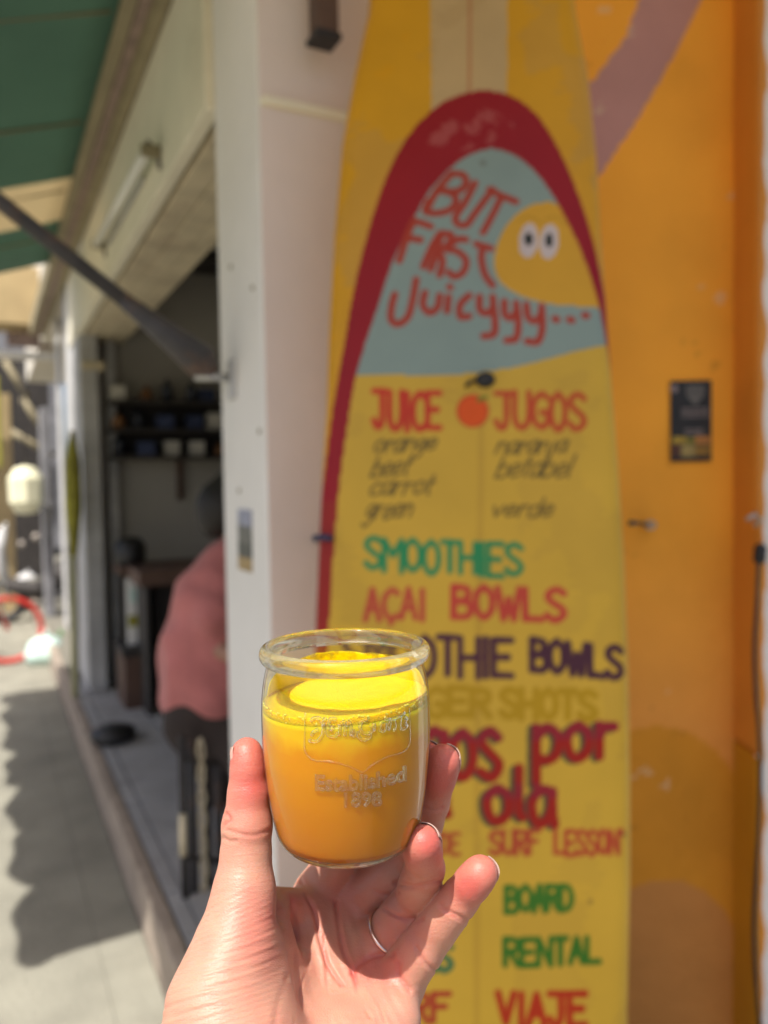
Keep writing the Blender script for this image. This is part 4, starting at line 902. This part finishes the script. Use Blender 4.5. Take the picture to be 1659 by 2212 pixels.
# world mesh
Wh = (RM @ (Vh.T / 1000)).T + CAM
hand = empty('person', Wh.mean(0) + np.array((0, 0, -.06)), "left hand raised close up gripping the juice jar, silver ring on one finger", 'person')
hm = mesh('hand', Wh, Qh.tolist(), None, hand, True) if False else None
def skin_mat():
    ma = bpy.data.materials.new('skin'); ma.use_nodes = True; t = ma.node_tree; b = t.nodes['Principled BSDF']; N = t.nodes.new; L = t.links.new
    at = N('ShaderNodeAttribute'); at.attribute_name = 'red'; uv = N('ShaderNodeAttribute'); uv.attribute_name = 'huv'
    cr = N('ShaderNodeValToRGB'); cr.color_ramp.elements[0].color = (0.50, 0.262, 0.185, 1); cr.color_ramp.elements[1].color = (0.47, 0.11, 0.088, 1)
    n = N('ShaderNodeTexNoise'); n.inputs['Scale'].default_value = 9; n.inputs['Detail'].default_value = 5; L(uv.outputs['Vector'], n.inputs['Vector'])
    ad = N('ShaderNodeMath'); ad.operation = 'MULTIPLY_ADD'; L(n.outputs[0], ad.inputs[0]); ad.inputs[1].default_value = .45; 
    su = N('ShaderNodeMath'); su.operation = 'SUBTRACT'; L(at.outputs['Fac'], su.inputs[0]); su.inputs[1].default_value = .12; L(su.outputs[0], ad.inputs[2])
    L(ad.outputs[0], cr.inputs[0]); L(cr.outputs[0], b.inputs['Base Color'])
    b.inputs['Subsurface Weight'].default_value = 0.6; b.inputs['Subsurface Radius'].default_value = (1, .3, .15); b.inputs['Subsurface Scale'].default_value = 0.0035
    b.inputs['Roughness'].default_value = 0.46; b.inputs['Specular IOR Level'].default_value = 0.4
    # fine skin lines: voronoi cells + stretched noise
    mp = N('ShaderNodeMapping'); mp.inputs['Rotation'].default_value = (0, 0, .5); mp.inputs['Scale'].default_value = (14, 70, 30); L(uv.outputs['Vector'], mp.inputs['Vector'])
    n2 = N('ShaderNodeTexNoise'); n2.inputs['Scale'].default_value = 1.0; n2.inputs['Detail'].default_value = 4; L(mp.outputs[0], n2.inputs['Vector'])
    vo = N('ShaderNodeTexVoronoi'); vo.feature = 'DISTANCE_TO_EDGE'; vo.inputs['Scale'].default_value = 75; L(uv.outputs['Vector'], vo.inputs['Vector'])
    b1 = N('ShaderNodeBump'); b1.inputs['Strength'].default_value = .3; b1.inputs['Distance'].default_value = .0006; L(n2.outputs[0], b1.inputs['Height'])
    b2 = N('ShaderNodeBump'); b2.inputs['Strength'].default_value = .35; b2.inputs['Distance'].default_value = .0004; L(vo.outputs[0], b2.inputs['Height']); L(b1.outputs[0], b2.inputs['Normal'])
    L(b2.outputs[0], b.inputs['Normal'])
    return ma
SK = skin_mat()
# continue as a forearm beyond the frame: second coarse field joined to the same mesh
fore = Field((-150, 120, 60), (110, 640, 345), 4.0); FD = fore.new()
wr = HZ(520, 2350, 275)
fore.cone(FD, wr + np.array((0, -8, 5)), wr + np.array((-25, 140, -40)), 23, 27, 0, (np.array((0, 0, 1.0)), .8)); fore.cone(FD, wr + np.array((-25, 140, -40)), wr + np.array((-40, 290, -110)), 27, 38, 5)
Vf, Qf = fore.quads(FD); Vf = laplace(Vf.astype(float), Qf, 3)
Wf = (RM @ (Vf.T / 1000)).T + CAM
AllV = np.vstack([Wh, Wf]); AllQ = np.vstack([Qh, Qf + len(Wh)])
hm = mesh('hand_and_forearm', AllV, AllQ.tolist(), SK, hand, True)
zpad = np.zeros(len(Wf))
at_ = hm.data.attributes.new('red', 'FLOAT', 'POINT'); at_.data.foreach_set('value', np.concatenate([red, zpad + .1]).astype(np.float32))
uf, vf = (Vf[:, 0] / 100, Vf[:, 1] / 100)
huv = np.vstack([np.stack([U / 1000, VW / 1000, Vh[:, 2] / 200], 1), np.stack([uf, vf, Vf[:, 2] / 200], 1)])
at_ = hm.data.attributes.new('huv', 'FLOAT_VECTOR', 'POINT'); at_.data.foreach_set('vector', huv.astype(np.float32).ravel())
# fingernails: curved plates riding on the back of each finger tip
NAILM = mat('fingernail', (0.52, 0.30, 0.25), .2, .03, 60, spec=.6); NAILW = mat('nail_edge', (0.36, 0.24, 0.20), .4, .02, 60, spec=.6)
def nail(nm, dorsal, ext=2.2, half=58, back=10, rad=None):
    p1, p2, r_ = TIPS[nm]; ax = unit(p2 - p1); dn = unit(np.array(dorsal) - np.dot(dorsal, ax) * ax); sd = np.cross(ax, dn); vs = []; fs = []; nu, nv = 12, 12
    tipx = r_ * .62
    for j in range(nv + 1):
        s = -back + (back + tipx + ext) * j / nv
        for i in range(nu + 1):
            x_ = -1 + 2 * i / nu; a = math.radians(half) * x_
            rr_ = (r_ + .3) if s < 0 else max(r_ + .3 - (s / (r_ + 2.0)) ** 2 * r_ * .62, 2)
            s2 = s - (0.30 * (x_ ** 2) * ext * 2.0 if j > nv * .6 else 0) * (j / nv)
            vs.append(p2 + ax * s2 + (dn * math.cos(a) + sd * math.sin(a)) * rr_)
    for j in range(nv):
        for i in range(nu):
            k = j * (nu + 1) + i; fs.append((k, k + 1, k + nu + 2, k + nu + 1))
    Wn = (RM @ (np.array(vs).T / 1000)).T + CAM
    o = mesh('fingernail', Wn, fs, [NAILM, NAILW], hm, True)
    for p in o.data.polygons: p.material_index = 1 if p.index // nu >= nv - 1 else 0
    s = o.modifiers.new('thick', 'SOLIDIFY'); s.thickness = .0004; s.offset = 0
nail('thumb', (-1, 0, .12), -1.2, 50, 10); nail('index', (.75, -.1, .6), 1.0); nail('middle', (.85, -.3, .42), .7, 46); nail('ring', (.6, -.65, .35), .4, 44, 8); nail('pinky', (.8, .1, .6), .6, 42)
# finger ring
p0, p1 = HZ(1010, 1470, 363), HZ(1178, 1255, 360)
rc = p0 + (p1 - p0) * .34; ax = unit(unit(p1 - p0) + np.array((-.0, -.0, -.25))); s1 = unit(np.cross(ax, (0, 0, 1.0))); s2 = np.cross(ax, s1)
rvs = []; rfs = []; NR = 64
for a in np.linspace(0, 2 * math.pi, NR, endpoint=False):
    rd = s1 * math.cos(a) + s2 * math.sin(a)
    for (da, dr) in ((-1.05, .0), (-.9, .6), (0, .95), (.9, .6), (1.05, .0), (.9, -.25), (-.9, -.25)):
        rvs.append(c2w((rc + np.array((-.4, .2, -.6)) + rd * (11.15 + dr) + ax * da) / 1000))
for k in range(NR):
    for q in range(7): rfs.append((k * 7 + q, k * 7 + (q + 1) % 7, ((k + 1) % NR) * 7 + (q + 1) % 7, ((k + 1) % NR) * 7 + q))
o = fixc(mesh('finger_ring', np.array(rvs), rfs, mat('rose_silver', (0.70, 0.56, 0.50), .22, .03, 50, metal=1.0), None, True)); tag(o, 'thin plain silver ring worn on the ring finger of the hand', 'ring')

# ================================================================== JAR
JC = P(745, 1390, 0.331); JR = 0.0354
zt = JC[2] + 0.0015; JH = 0.0862
jb = np.array((JC[0], JC[1], zt - JH))
# shift the base slightly: jar leans a touch to follow the grip
prof = [(0, .66), (.012, .735), (.035, .80), (.08, .855), (.17, .905), (.30, .955), (.45, .99), (.60, 1.0), (.72, .995), (.80, .975), (.86, .945), (.895, .925)]   # (height fraction, radius fraction)
def jr(t): return np.interp(t, [p[0] for p in prof], [p[1] for p in prof]) * JR
hs = smoothpts([(p[1] * JR, p[0] * JH) for p in prof], 5)
WT = 0.0008; LEANX = 0.0
out_ = [(float(a), float(b)) for a, b in hs]
inn = [(a - WT, b) for a, b in out_ if b > 0.0065][::-1]
rimc_r = JR * .930; rimc_z = JH * .945; rt = 0.00255
rimo = [(rimc_r + 0.0028 * math.cos(a) * 1.05, rimc_z + 0.0036 * math.sin(a)) for a in np.linspace(-1.2, 1.57, 14)]
rimi = [(rimc_r - 0.0022 * math.sin(a), rimc_z + 0.0036 * math.cos(a)) for a in np.linspace(0, 1.57, 8)][1:]
body = out_ + rimo + rimi + [(out_[-1][0] - WT * .95, JH * .90)] + inn + [(inn[-1][0] * .96, .0048), (inn[-1][0] * .8, .0040), (.0001, .0045)]
prof_full = [(.0001, .0012), (out_[0][0] * .55, .001), (out_[0][0] * .9, 0.0)] + body
jar = empty('glass_jar', jb, 'small clear glass jar with rolled rim and embossed lettering held up in the hand', 'jar')
def glass_mat(name, thin):
    ma = bpy.data.materials.new(name); ma.use_nodes = True; t = ma.node_tree; N = t.nodes.new; L = t.links.new
    o = t.nodes['Material Output']; t.nodes.remove(t.nodes['Principled BSDF'])
    gl = N('ShaderNodeBsdfGlass'); gl.inputs['Roughness'].default_value = 0.015; gl.inputs['IOR'].default_value = 1.5; gl.inputs['Color'].default_value = (.97, .985, .96, 1)
    tr = N('ShaderNodeBsdfTransparent'); tr.inputs[0].default_value = (.975, .985, .965, 1)
    go = N('ShaderNodeBsdfGlossy'); go.inputs['Roughness'].default_value = 0.03
    lw = N('ShaderNodeLayerWeight'); lw.inputs['Blend'].default_value = .5; pw = N('ShaderNodeMath'); pw.operation = 'POWER'; pw.inputs[1].default_value = 4.0; fr = N('ShaderNodeMath'); fr.operation = 'MULTIPLY_ADD'; fr.inputs[1].default_value = .85; fr.inputs[2].default_value = .04; L(lw.outputs['Facing'], pw.inputs[0]); L(pw.outputs[0], fr.inputs[0])
    nz = N('ShaderNodeTexNoise'); nz.inputs['Scale'].default_value = 55; nz.inputs['Detail'].default_value = 1
    tc = N('ShaderNodeTexCoord'); L(tc.outputs['Object'], nz.inputs['Vector'])
    bp = N('ShaderNodeBump'); bp.inputs['Strength'].default_value = .12; bp.inputs['Distance'].default_value = .0015; L(nz.outputs[0], bp.inputs['Height'])
    for x in (gl, go, lw): L(bp.outputs[0], x.inputs['Normal'])
    m1 = N('ShaderNodeMixShader'); L(fr.outputs[0], m1.inputs[0]); L(tr.outputs[0], m1.inputs[1]); L(go.outputs[0], m1.inputs[2])
    m2 = N('ShaderNodeMixShader'); m2.inputs[0].default_value = thin; L(gl.outputs[0], m2.inputs[1]); L(m1.outputs[0], m2.inputs[2])
    L(m2.outputs[0], o.inputs[0]); return ma
GW = glass_mat('jar_glass_wall', 1.0); GR = glass_mat('jar_glass_thick', .3)
nsplit = len([1 for q in prof_full if True])
v, f = lathe_geo(prof_full, jb, 160)
o = mesh('jar_wall', v, f, [GW, GR], jar, True); fixc(o)
for p in o.data.polygons:
    z = sum(o.data.vertices[i].co.z for i in p.vertices) / len(p.vertices) - jb[2]
    p.material_index = 1 if (z > JH * .905 or z < .0055) else 0
# ---- juice
tiltn = RH * -0.045 + FH * 0.0 + np.array((0, 0, 1.0)); tiltn = unit(tiltn)
ZJ = JH * .735; ZF = JH * .60
def juice_body(name, z0, z1, ma, parent, lift0=None, inset=0.0):
    """solid of revolution inside the wall between heights z0 and z1, tops tilted with the liquid"""
    seg = 128; vs = []; fs = []; n = 26
    def zz(z, th, r, tilt):
        d = (RH * math.cos(0))  # tilt toward image right
        x = r * math.cos(th); y = r * math.sin(th); return z + tilt * (x * RH[0] + y * RH[1])
    TL = 0.05
    rings = []
    for i in range(n + 1):
        t = i / n; z = z0 + (z1 - z0) * t; tl = TL * (1.0 if lift0 else t ** 3)
        R_ = jr(z / JH) - WT + .00035 - inset
        ring = []
        for k in range(seg):
            th = 2 * math.pi * k / seg; zq = zz(z, th, R_, tl); R2 = jr(zq / JH) - WT + .00035 - inset
            ring.append(len(vs)); vs.append((jb[0] + R2 * math.cos(th), jb[1] + R2 * math.sin(th), jb[2] + zq))
        rings.append(ring)
    for a, b in zip(rings[:-1], rings[1:]):
        for k in range(seg): fs.append((a[k], a[(k + 1) % seg], b[(k + 1) % seg], b[k]))
    for cap_, ring, z, tl, men in ((0, rings[0], z0, TL if lift0 else 0, 0), (1, rings[-1], z1, TL, 1)):
        prev = ring; base_r = jr(z / JH) - WT + .00035 - inset
        for q in (.97, .93, .85, .7, .5, .25):
            cur = []
            for k in range(seg):
                th = 2 * math.pi * k / seg; r_ = base_r * q; dz = -0.0009 * (1 - math.exp(-(1 - q) * 25)) if men else 0
                if men: dz += 0.00035 * math.sin(th * 7 + q * 9) * math.sin(th * 3 + 2) * (q < .96)
                cur.append(len(vs)); vs.append((jb[0] + r_ * math.cos(th), jb[1] + r_ * math.sin(th), jb[2] + zz(z, th, r_, tl) + dz))
            for k in range(seg):
                qd = (prev[k], prev[(k + 1) % seg], cur[(k + 1) % seg], cur[k]); fs.append(qd if cap_ else qd[::-1])
            prev = cur
        fs.append(tuple(prev) if cap_ else tuple(prev[::-1]))
    return fixc(mesh(name, np.array(vs), fs, ma, parent, True))
JMID = (0.56, 0.225, 0.0)
def juice_mat(name, ca_, cb_, z0, z1, sss, foam=False):
    ma = bpy.data.materials.new(name); ma.use_nodes = True; t = ma.node_tree; b = t.nodes['Principled BSDF']; N = t.nodes.new; L = t.links.new
    tc = N('ShaderNodeTexCoord'); nz = N('ShaderNodeTexNoise'); nz.inputs['Scale'].default_value = 45 if not foam else 160; nz.inputs['Detail'].default_value = 6; L(tc.outputs['Object'], nz.inputs['Vector'])
    sx_ = N('ShaderNodeSeparateXYZ'); L(tc.outputs['Object'], sx_.inputs[0]); mr = N('ShaderNodeMapRange'); mr.inputs[1].default_value = z0; mr.inputs[2].default_value = z1; L(sx_.outputs[2], mr.inputs[0])
    ad = N('ShaderNodeMath'); ad.operation = 'MULTIPLY_ADD'; ad.inputs[1].default_value = .35; L(nz.outputs[0], ad.inputs[0]); 
    sb_ = N('ShaderNodeMath'); sb_.operation = 'SUBTRACT'; sb_.inputs[1].default_value = .17; L(mr.outputs[0], sb_.inputs[0]); L(sb_.outputs[0], ad.inputs[2])
    cr = N('ShaderNodeValToRGB'); cr.color_ramp.elements[0].color = (*ca_, 1); cr.color_ramp.elements[1].color = (*cb_, 1)
    if name == 'juice':
        cr.color_ramp.elements[1].position = .88
        e = cr.color_ramp.elements.new(.52); e.color = (*[a * .3 + b_ * .7 for a, b_ in zip(ca_, JMID)], 1); e = cr.color_ramp.elements.new(.78); e.color = (*JMID, 1)
    L(ad.outputs[0], cr.inputs[0]); L(cr.outputs[0], b.inputs['Base Color'])
    b.inputs['Subsurface Weight'].default_value = sss; b.inputs['Subsurface Radius'].default_value = (1, .5, .02); b.inputs['Subsurface Scale'].default_value = .012; b.inputs['Specular IOR Level'].default_value = .15
    b.inputs['Roughness'].default_value = .3 if not foam else .45; b.inputs['IOR'].default_value = 1.33
    if foam:
        vo = N('ShaderNodeTexVoronoi'); vo.inputs['Scale'].default_value = 1300; L(tc.outputs['Object'], vo.inputs['Vector'])
        bp = N('ShaderNodeBump'); bp.inputs['Strength'].default_value = .8; bp.inputs['Distance'].default_value = .0004; L(vo.outputs[0], bp.inputs['Height']); L(bp.outputs[0], b.inputs['Normal'])
    return ma
juice = empty('orange_juice', jb + np.array((0, 0, .005)), 'orange juice with pale foamy top filling two thirds of the jar', 'juice')
LJ = float(jb[2])
jm = juice_mat('juice', (0.47, 0.15, 0.0), (0.62, 0.37, 0.003), LJ, LJ + ZJ, .9)
# mesh coordinates are world coordinates shifted by nothing (children keep world coordinates)
juice_body('juice_liquid', .0049, ZJ - .0030, jm, juice, lift0=None)
juice_body('juice_foam', ZJ - .0032, ZJ, juice_mat('juice_foam', (0.58, 0.345, .003), (0.60, 0.37, .006), LJ + ZF, LJ + ZJ, .7, True), juice, lift0=True, inset=.00005)
# thin bright yellow film on the inner wall at the back, ragged edge
def film(th0, th1, zlo, zhi, seed, ma):
    r_ = np.random.default_rng(seed); nu, nv = 90, 14; vs = []; fs = []
    ph = r_.uniform(0, 6.28, 8)
    for j in range(nv + 1):
        for i in range(nu + 1):
            x_ = i / nu; th = th0 + (th1 - th0) * x_; e = math.sin(math.pi * x_) ** .35
            edge_ = sum(math.sin(x_ * 6.28 * (k + 1) * 1.7 + ph[k]) / (k + 1.5) for k in range(8)) * .05
            zt_ = zlo + (zhi - zlo) * max(0.02, e * (1 + edge_)); z = zlo + (zt_ - zlo) * j / nv; R_ = jr(z / JH) - WT - .00025
            vs.append((jb[0] + R_ * math.cos(th), jb[1] + R_ * math.sin(th), jb[2] + z))
    for j in range(nv):
        for i in range(nu): k = j * (nu + 1) + i; fs.append((k, k + 1, k + nu + 2, k + nu + 1))
    o = mesh('yellow_film', np.array(vs), fs, ma, juice, True); s = o.modifiers.new('thick', 'SOLIDIFY'); s.thickness = .0003; return o
fm = bpy.data.materials.new('thin_yellow_film'); fm.use_nodes = True; t = fm.node_tree; b = t.nodes['Principled BSDF']; b.inputs['Base Color'].default_value = (1.0, .80, .005, 1); b.inputs['Roughness'].default_value = .25
tl_ = t.nodes.new('ShaderNodeBsdfTranslucent'); tl_.inputs[0].default_value = (1, .9, .01, 1); tp = t.nodes.new('ShaderNodeBsdfTransparent'); tp.inputs[0].default_value = (1, .97, .8, 1)
nz = t.nodes.new('ShaderNodeTexNoise'); nz.inputs['Scale'].default_value = 220; nz.inputs['Detail'].default_value = 6; tc = t.nodes.new('ShaderNodeTexCoord'); t.links.new(tc.outputs['Object'], nz.inputs['Vector'])
sxx = t.nodes.new('ShaderNodeSeparateXYZ'); t.links.new(tc.outputs['Object'], sxx.inputs[0]); mr = t.nodes.new('ShaderNodeMapRange'); mr.inputs[1].default_value = LJ + JH * .76; mr.inputs[2].default_value = LJ + JH * .90; mr.inputs[3].default_value = -.35; mr.inputs[4].default_value = .35; t.links.new(sxx.outputs[2], mr.inputs[0])
ad = t.nodes.new('ShaderNodeMath'); ad.operation = 'ADD'; t.links.new(nz.outputs[0], ad.inputs[0]); t.links.new(mr.outputs[0], ad.inputs[1]); rg = t.nodes.new('ShaderNodeMapRange'); rg.inputs[1].default_value = .45; rg.inputs[2].default_value = .8; t.links.new(ad.outputs[0], rg.inputs[0])
m1 = t.nodes.new('ShaderNodeMixShader'); m1.inputs[0].default_value = .5; t.links.new(b.outputs[0], m1.inputs[1]); t.links.new(tl_.outputs[0], m1.inputs[2])
m2 = t.nodes.new('ShaderNodeMixShader'); t.links.new(rg.outputs[0], m2.inputs[0]); t.links.new(m1.outputs[0], m2.inputs[1]); t.links.new(tp.outputs[0], m2.inputs[2]); t.links.new(m2.outputs[0], t.nodes['Material Output'].inputs[0])
bth = math.atan2(FH[1], FH[0])
film(bth - 1.45, bth + 1.45, ZJ - .002, JH * .865, 3, fm)
# bubbles along the foam edge
bub = []
for k in range(170):
    th = bth + math.pi + random.uniform(-1.5, 1.5); R_ = jr(ZJ / JH) - WT + .0001; r_ = random.choice((.00022, .0003, .00045, .0006)) * random.uniform(.7, 1.1)
    x = R_ * math.cos(th); y = R_ * math.sin(th); z = ZJ + .05 * (x * RH[0] + y * RH[1]) - random.uniform(0, .0028) if random.random() < .7 else ZJ + .05 * (x * RH[0] + y * RH[1]) + .0002
    c0 = (jb[0] + x, jb[1] + y, jb[2] + z); bub.append(lathe_geo([(1e-6, -r_)] + [(r_ * math.cos(a), r_ * math.sin(a)) for a in (-.9, -.3, .3, .9)] + [(1e-6, r_)], c0, 8))
v, f = join_geo(bub); o = mesh('foam_bubbles', v, f, juice_mat('bubble', (.6, .46, .04), (.7, .55, .08), LJ, LJ + JH, .4), juice, True); o['kind'] = 'stuff'

# ---- embossing on the glass
def onJar(px, py):
    d = ray(px, py); lo, t = .24, .24
    for _ in range(240):
        p = CAM + d * t; z = p[2] - jb[2]; r_ = math.hypot(p[0] - jb[0], p[1] - jb[1])
        if r_ <= jr(min(max(z / JH, 0), 1)): break
        t += .0005
    return p
def Z5(pts): return [((800 + a / 5.352) / 1.23448, (1880 + b / 5.352) / 1.23448) for a, b in pts]
def emb(strokes, r_, nm):
    gs = []
    for s in strokes:
        q = smoothpts(Z5(s), 5) if len(s) > 2 else np.array(Z5(s)); pts = [onJar(*z) for z in q]
        pts = [p - np.array((*(unit((p - jb)[:2]) * r_ * .35), 0)) for p in pts]
        gs.append(tube_geo(pts, r_, 10))
    v, f = join_geo(gs); o = mesh(nm, v, f, GL2, jar, True); return o
GL2 = glass_mat('embossed_glass', .5)
emb([[(75, 110), (72, 350), (65, 610), (90, 690), (150, 760), (225, 795), (330, 800), (480, 815), (620, 850), (760, 900), (885, 960), (980, 895), (1100, 815), (1240, 740), (1400, 695), (1500, 650), (1550, 580), (1572, 500), (1568, 300), (1560, 40)]], .00032, 'shield_outline')
script = [[(150, 230), (200, 190), (280, 200), (330, 300), (320, 420), (250, 510), (160, 520), (130, 490)], [(260, 350), (200, 380), (160, 440)], [(360, 180), (330, 300)], [(520, 210), (440, 200), (400, 300), (390, 400), (430, 450), (510, 440), (540, 390)], [(470, 290), (440, 370)],
 [(560, 270), (570, 350), (560, 430)], [(560, 300), (630, 240), (650, 330), (640, 440)], [(650, 300), (700, 255), (730, 330), (720, 440)], [(760, 340), (740, 420), (790, 440), (810, 380)], [(960, 210), (880, 240), (860, 330), (900, 400), (1000, 400), (1040, 340), (1010, 290)], [(820, 380), (850, 470), (930, 500), (990, 460), (1010, 400)],
 [(1060, 260), (1060, 370)], [(1180, 230), (1140, 300), (1150, 370), (1210, 360), (1220, 250)], [(1290, 180), (1240, 280), (1270, 350), (1290, 240)], [(1200, 200), (1340, 200), (1500, 110)], [(1340, 200), (1360, 300), (1340, 370)], [(1440, 160), (1430, 250), (1430, 330), (1480, 340), (1530, 290), (1490, 250), (1530, 200), (1490, 170)]]
emb(script, .00075, 'script_lettering')
def bend_text(txt, x0, y0, x1, y1, drop, nm):
    cu = bpy.data.curves.new(nm, 'FONT'); cu.body = txt; cu.size = 1; cu.extrude = .05; cu.bevel_depth = .03; cu.bevel_resolution = 2; cu.resolution_u = 5
    to = bpy.data.objects.new(nm + '_src', cu); COL.objects.link(to); bpy.context.view_layer.update()
    me = bpy.data.meshes.new_from_object(to.evaluated_get(bpy.context.evaluated_depsgraph_get())); bpy.data.objects.remove(to)
    co = np.array([v.co[:] for v in me.vertices]); mn, mx = co.min(0), co.max(0); nvs = []
    for c0 in co:
        u = (c0[0] - mn[0]) / (mx[0] - mn[0]); w_ = (mx[1] - c0[1]) / (mx[1] - mn[1])
        px_, py_ = Z5([(x0 + (x1 - x0) * u, y0 + (y1 - y0) * w_ + drop(u))])[0]; p = onJar(px_, py_); rad = unit((p - jb)[:2])
        nvs.append(p + np.array((rad[0], rad[1], 0)) * (c0[2] / (mx[2]) * .00045 + .00052))
    for v_, p in zip(me.vertices, nvs): v_.co = p
    me.materials.clear(); me.materials.append(GL2); me.polygons.foreach_set('use_smooth', [True] * len(me.polygons))
    o = bpy.data.objects.new(nm, me); COL.objects.link(o); attach(o, jar); return o
bend_text('Established', 225, 985, 1500, 1215, lambda u: 25 * math.sin(math.pi * u) - 130 * u ** 2.2, 'embossed_lettering')
bend_text('1898', 630, 1235, 1160, 1450, lambda u: 8 - 18 * u, 'embossed_year')

# ================================================================== PERSON IN PINK (bending forward behind the pier)
PD = 2.95
def pp(px, py, dz=0.0): return P(px, py, PD + dz)
pf_lo = np.array((0.2, 1.6, .1)); pf = Field((.55, 1.9, .12), (2.1, 3.6, 1.75), .016)
def bodymesh(name, cones, ma, parent, rough=0.0):
    Dp = pf.new()
    for a, b, ra, rb, k in cones: pf.cone(Dp, a, b, ra, rb, k)
    v, q = pf.quads(Dp); v = laplace(v.astype(float), q, 2); n = vnormals(v, q)
    if ((v - v.mean(0)) * n).sum() < 0: n = -n; q = q[:, ::-1]
    if rough: v = v + n * (rough * (np.sin(v[:, 2] * 38 + 6 * np.sin(v[:, 0] * 9 + v[:, 1] * 7)) + .6 * np.sin(v[:, 2] * 21 + v[:, 0] * 40)))[:, None]
    return mesh(name, v, q.tolist(), ma, parent, True)
hip = pp(440, 1480); chest = pp(495, 1260); neck = pp(520, 1165); sh_ = pp(492, 1245)
pers = empty('person', (hip[0], hip[1], SH), 'person in dusty pink T-shirt bending forward in the shop, half hidden by the pier', 'person')
kneeL = pp(470, 1640, .05); footL = kneeL.copy(); footL[2] = SH + .05
kneeR = pp(545, 1640, -.05) ; footR = kneeR.copy(); footR[2] = SH + .05
elbow = pp(470, 1400, -.12); hnd = pp(560, 1440, -.2); head = pp(500, 1112, .03)
skinc = [(hip, chest, .13, .12, .05), (chest, neck, .11, .055, .04), (neck, head, .05, .05, .02), (head, head + np.array((.04, 0, .06)), .085, .09, .02), (hip, kneeL, .085, .06, .03), (kneeL, footL, .055, .04, .02), (footL, footL + FH * .0 + RH * .14 - np.array((0, 0, .02)), .038, .03, .02), (hip, kneeR, .085, .06, .03), (kneeR, footR, .055, .04, .02), (footR, footR + RH * .14 - np.array((0, 0, .02)), .038, .03, .02), (sh_, elbow, .05, .04, .02), (elbow, hnd, .04, .03, .02)]
bod = bodymesh('body', skinc, M['skin2'], pers)
bodymesh('shirt', [(pp(425, 1425), pp(478, 1300), .15, .15, .06), (pp(478, 1300), pp(512, 1210), .15, .085, .07), (pp(455, 1290), pp(490, 1225), .125, .10, .05), (pp(395, 1478), pp(430, 1400), .115, .135, .05), (pp(470, 1480), pp(480, 1350), .15, .15, .05), (pp(380, 1495), pp(450, 1500), .085, .12, .03), (sh_ + np.array((0, -.02, 0)), pp(465, 1330, -.14), .085, .072, .03)], M['shirt'], pers, .0035)
bodymesh('trousers', [(pp(440, 1500), pp(430, 1560), .125, .12, .04), (pp(420, 1540), kneeL, .105, .085, .05), (kneeL, footL + np.array((0, 0, .03)), .085, .07, .03), (pp(480, 1540), kneeR, .105, .085, .04), (kneeR, footR + np.array((0, 0, .03)), .085, .07, .03)], M['trouser'], pers, .004)
bodymesh('hair', [(head + np.array((-.03, 0, .03)), head + np.array((.03, 0, .1)), .10, .095, .02), (head + np.array((-.06, 0, -.02)), head + np.array((-.05, 0, .06)), .07, .07, .02)], M['hair'], pers)
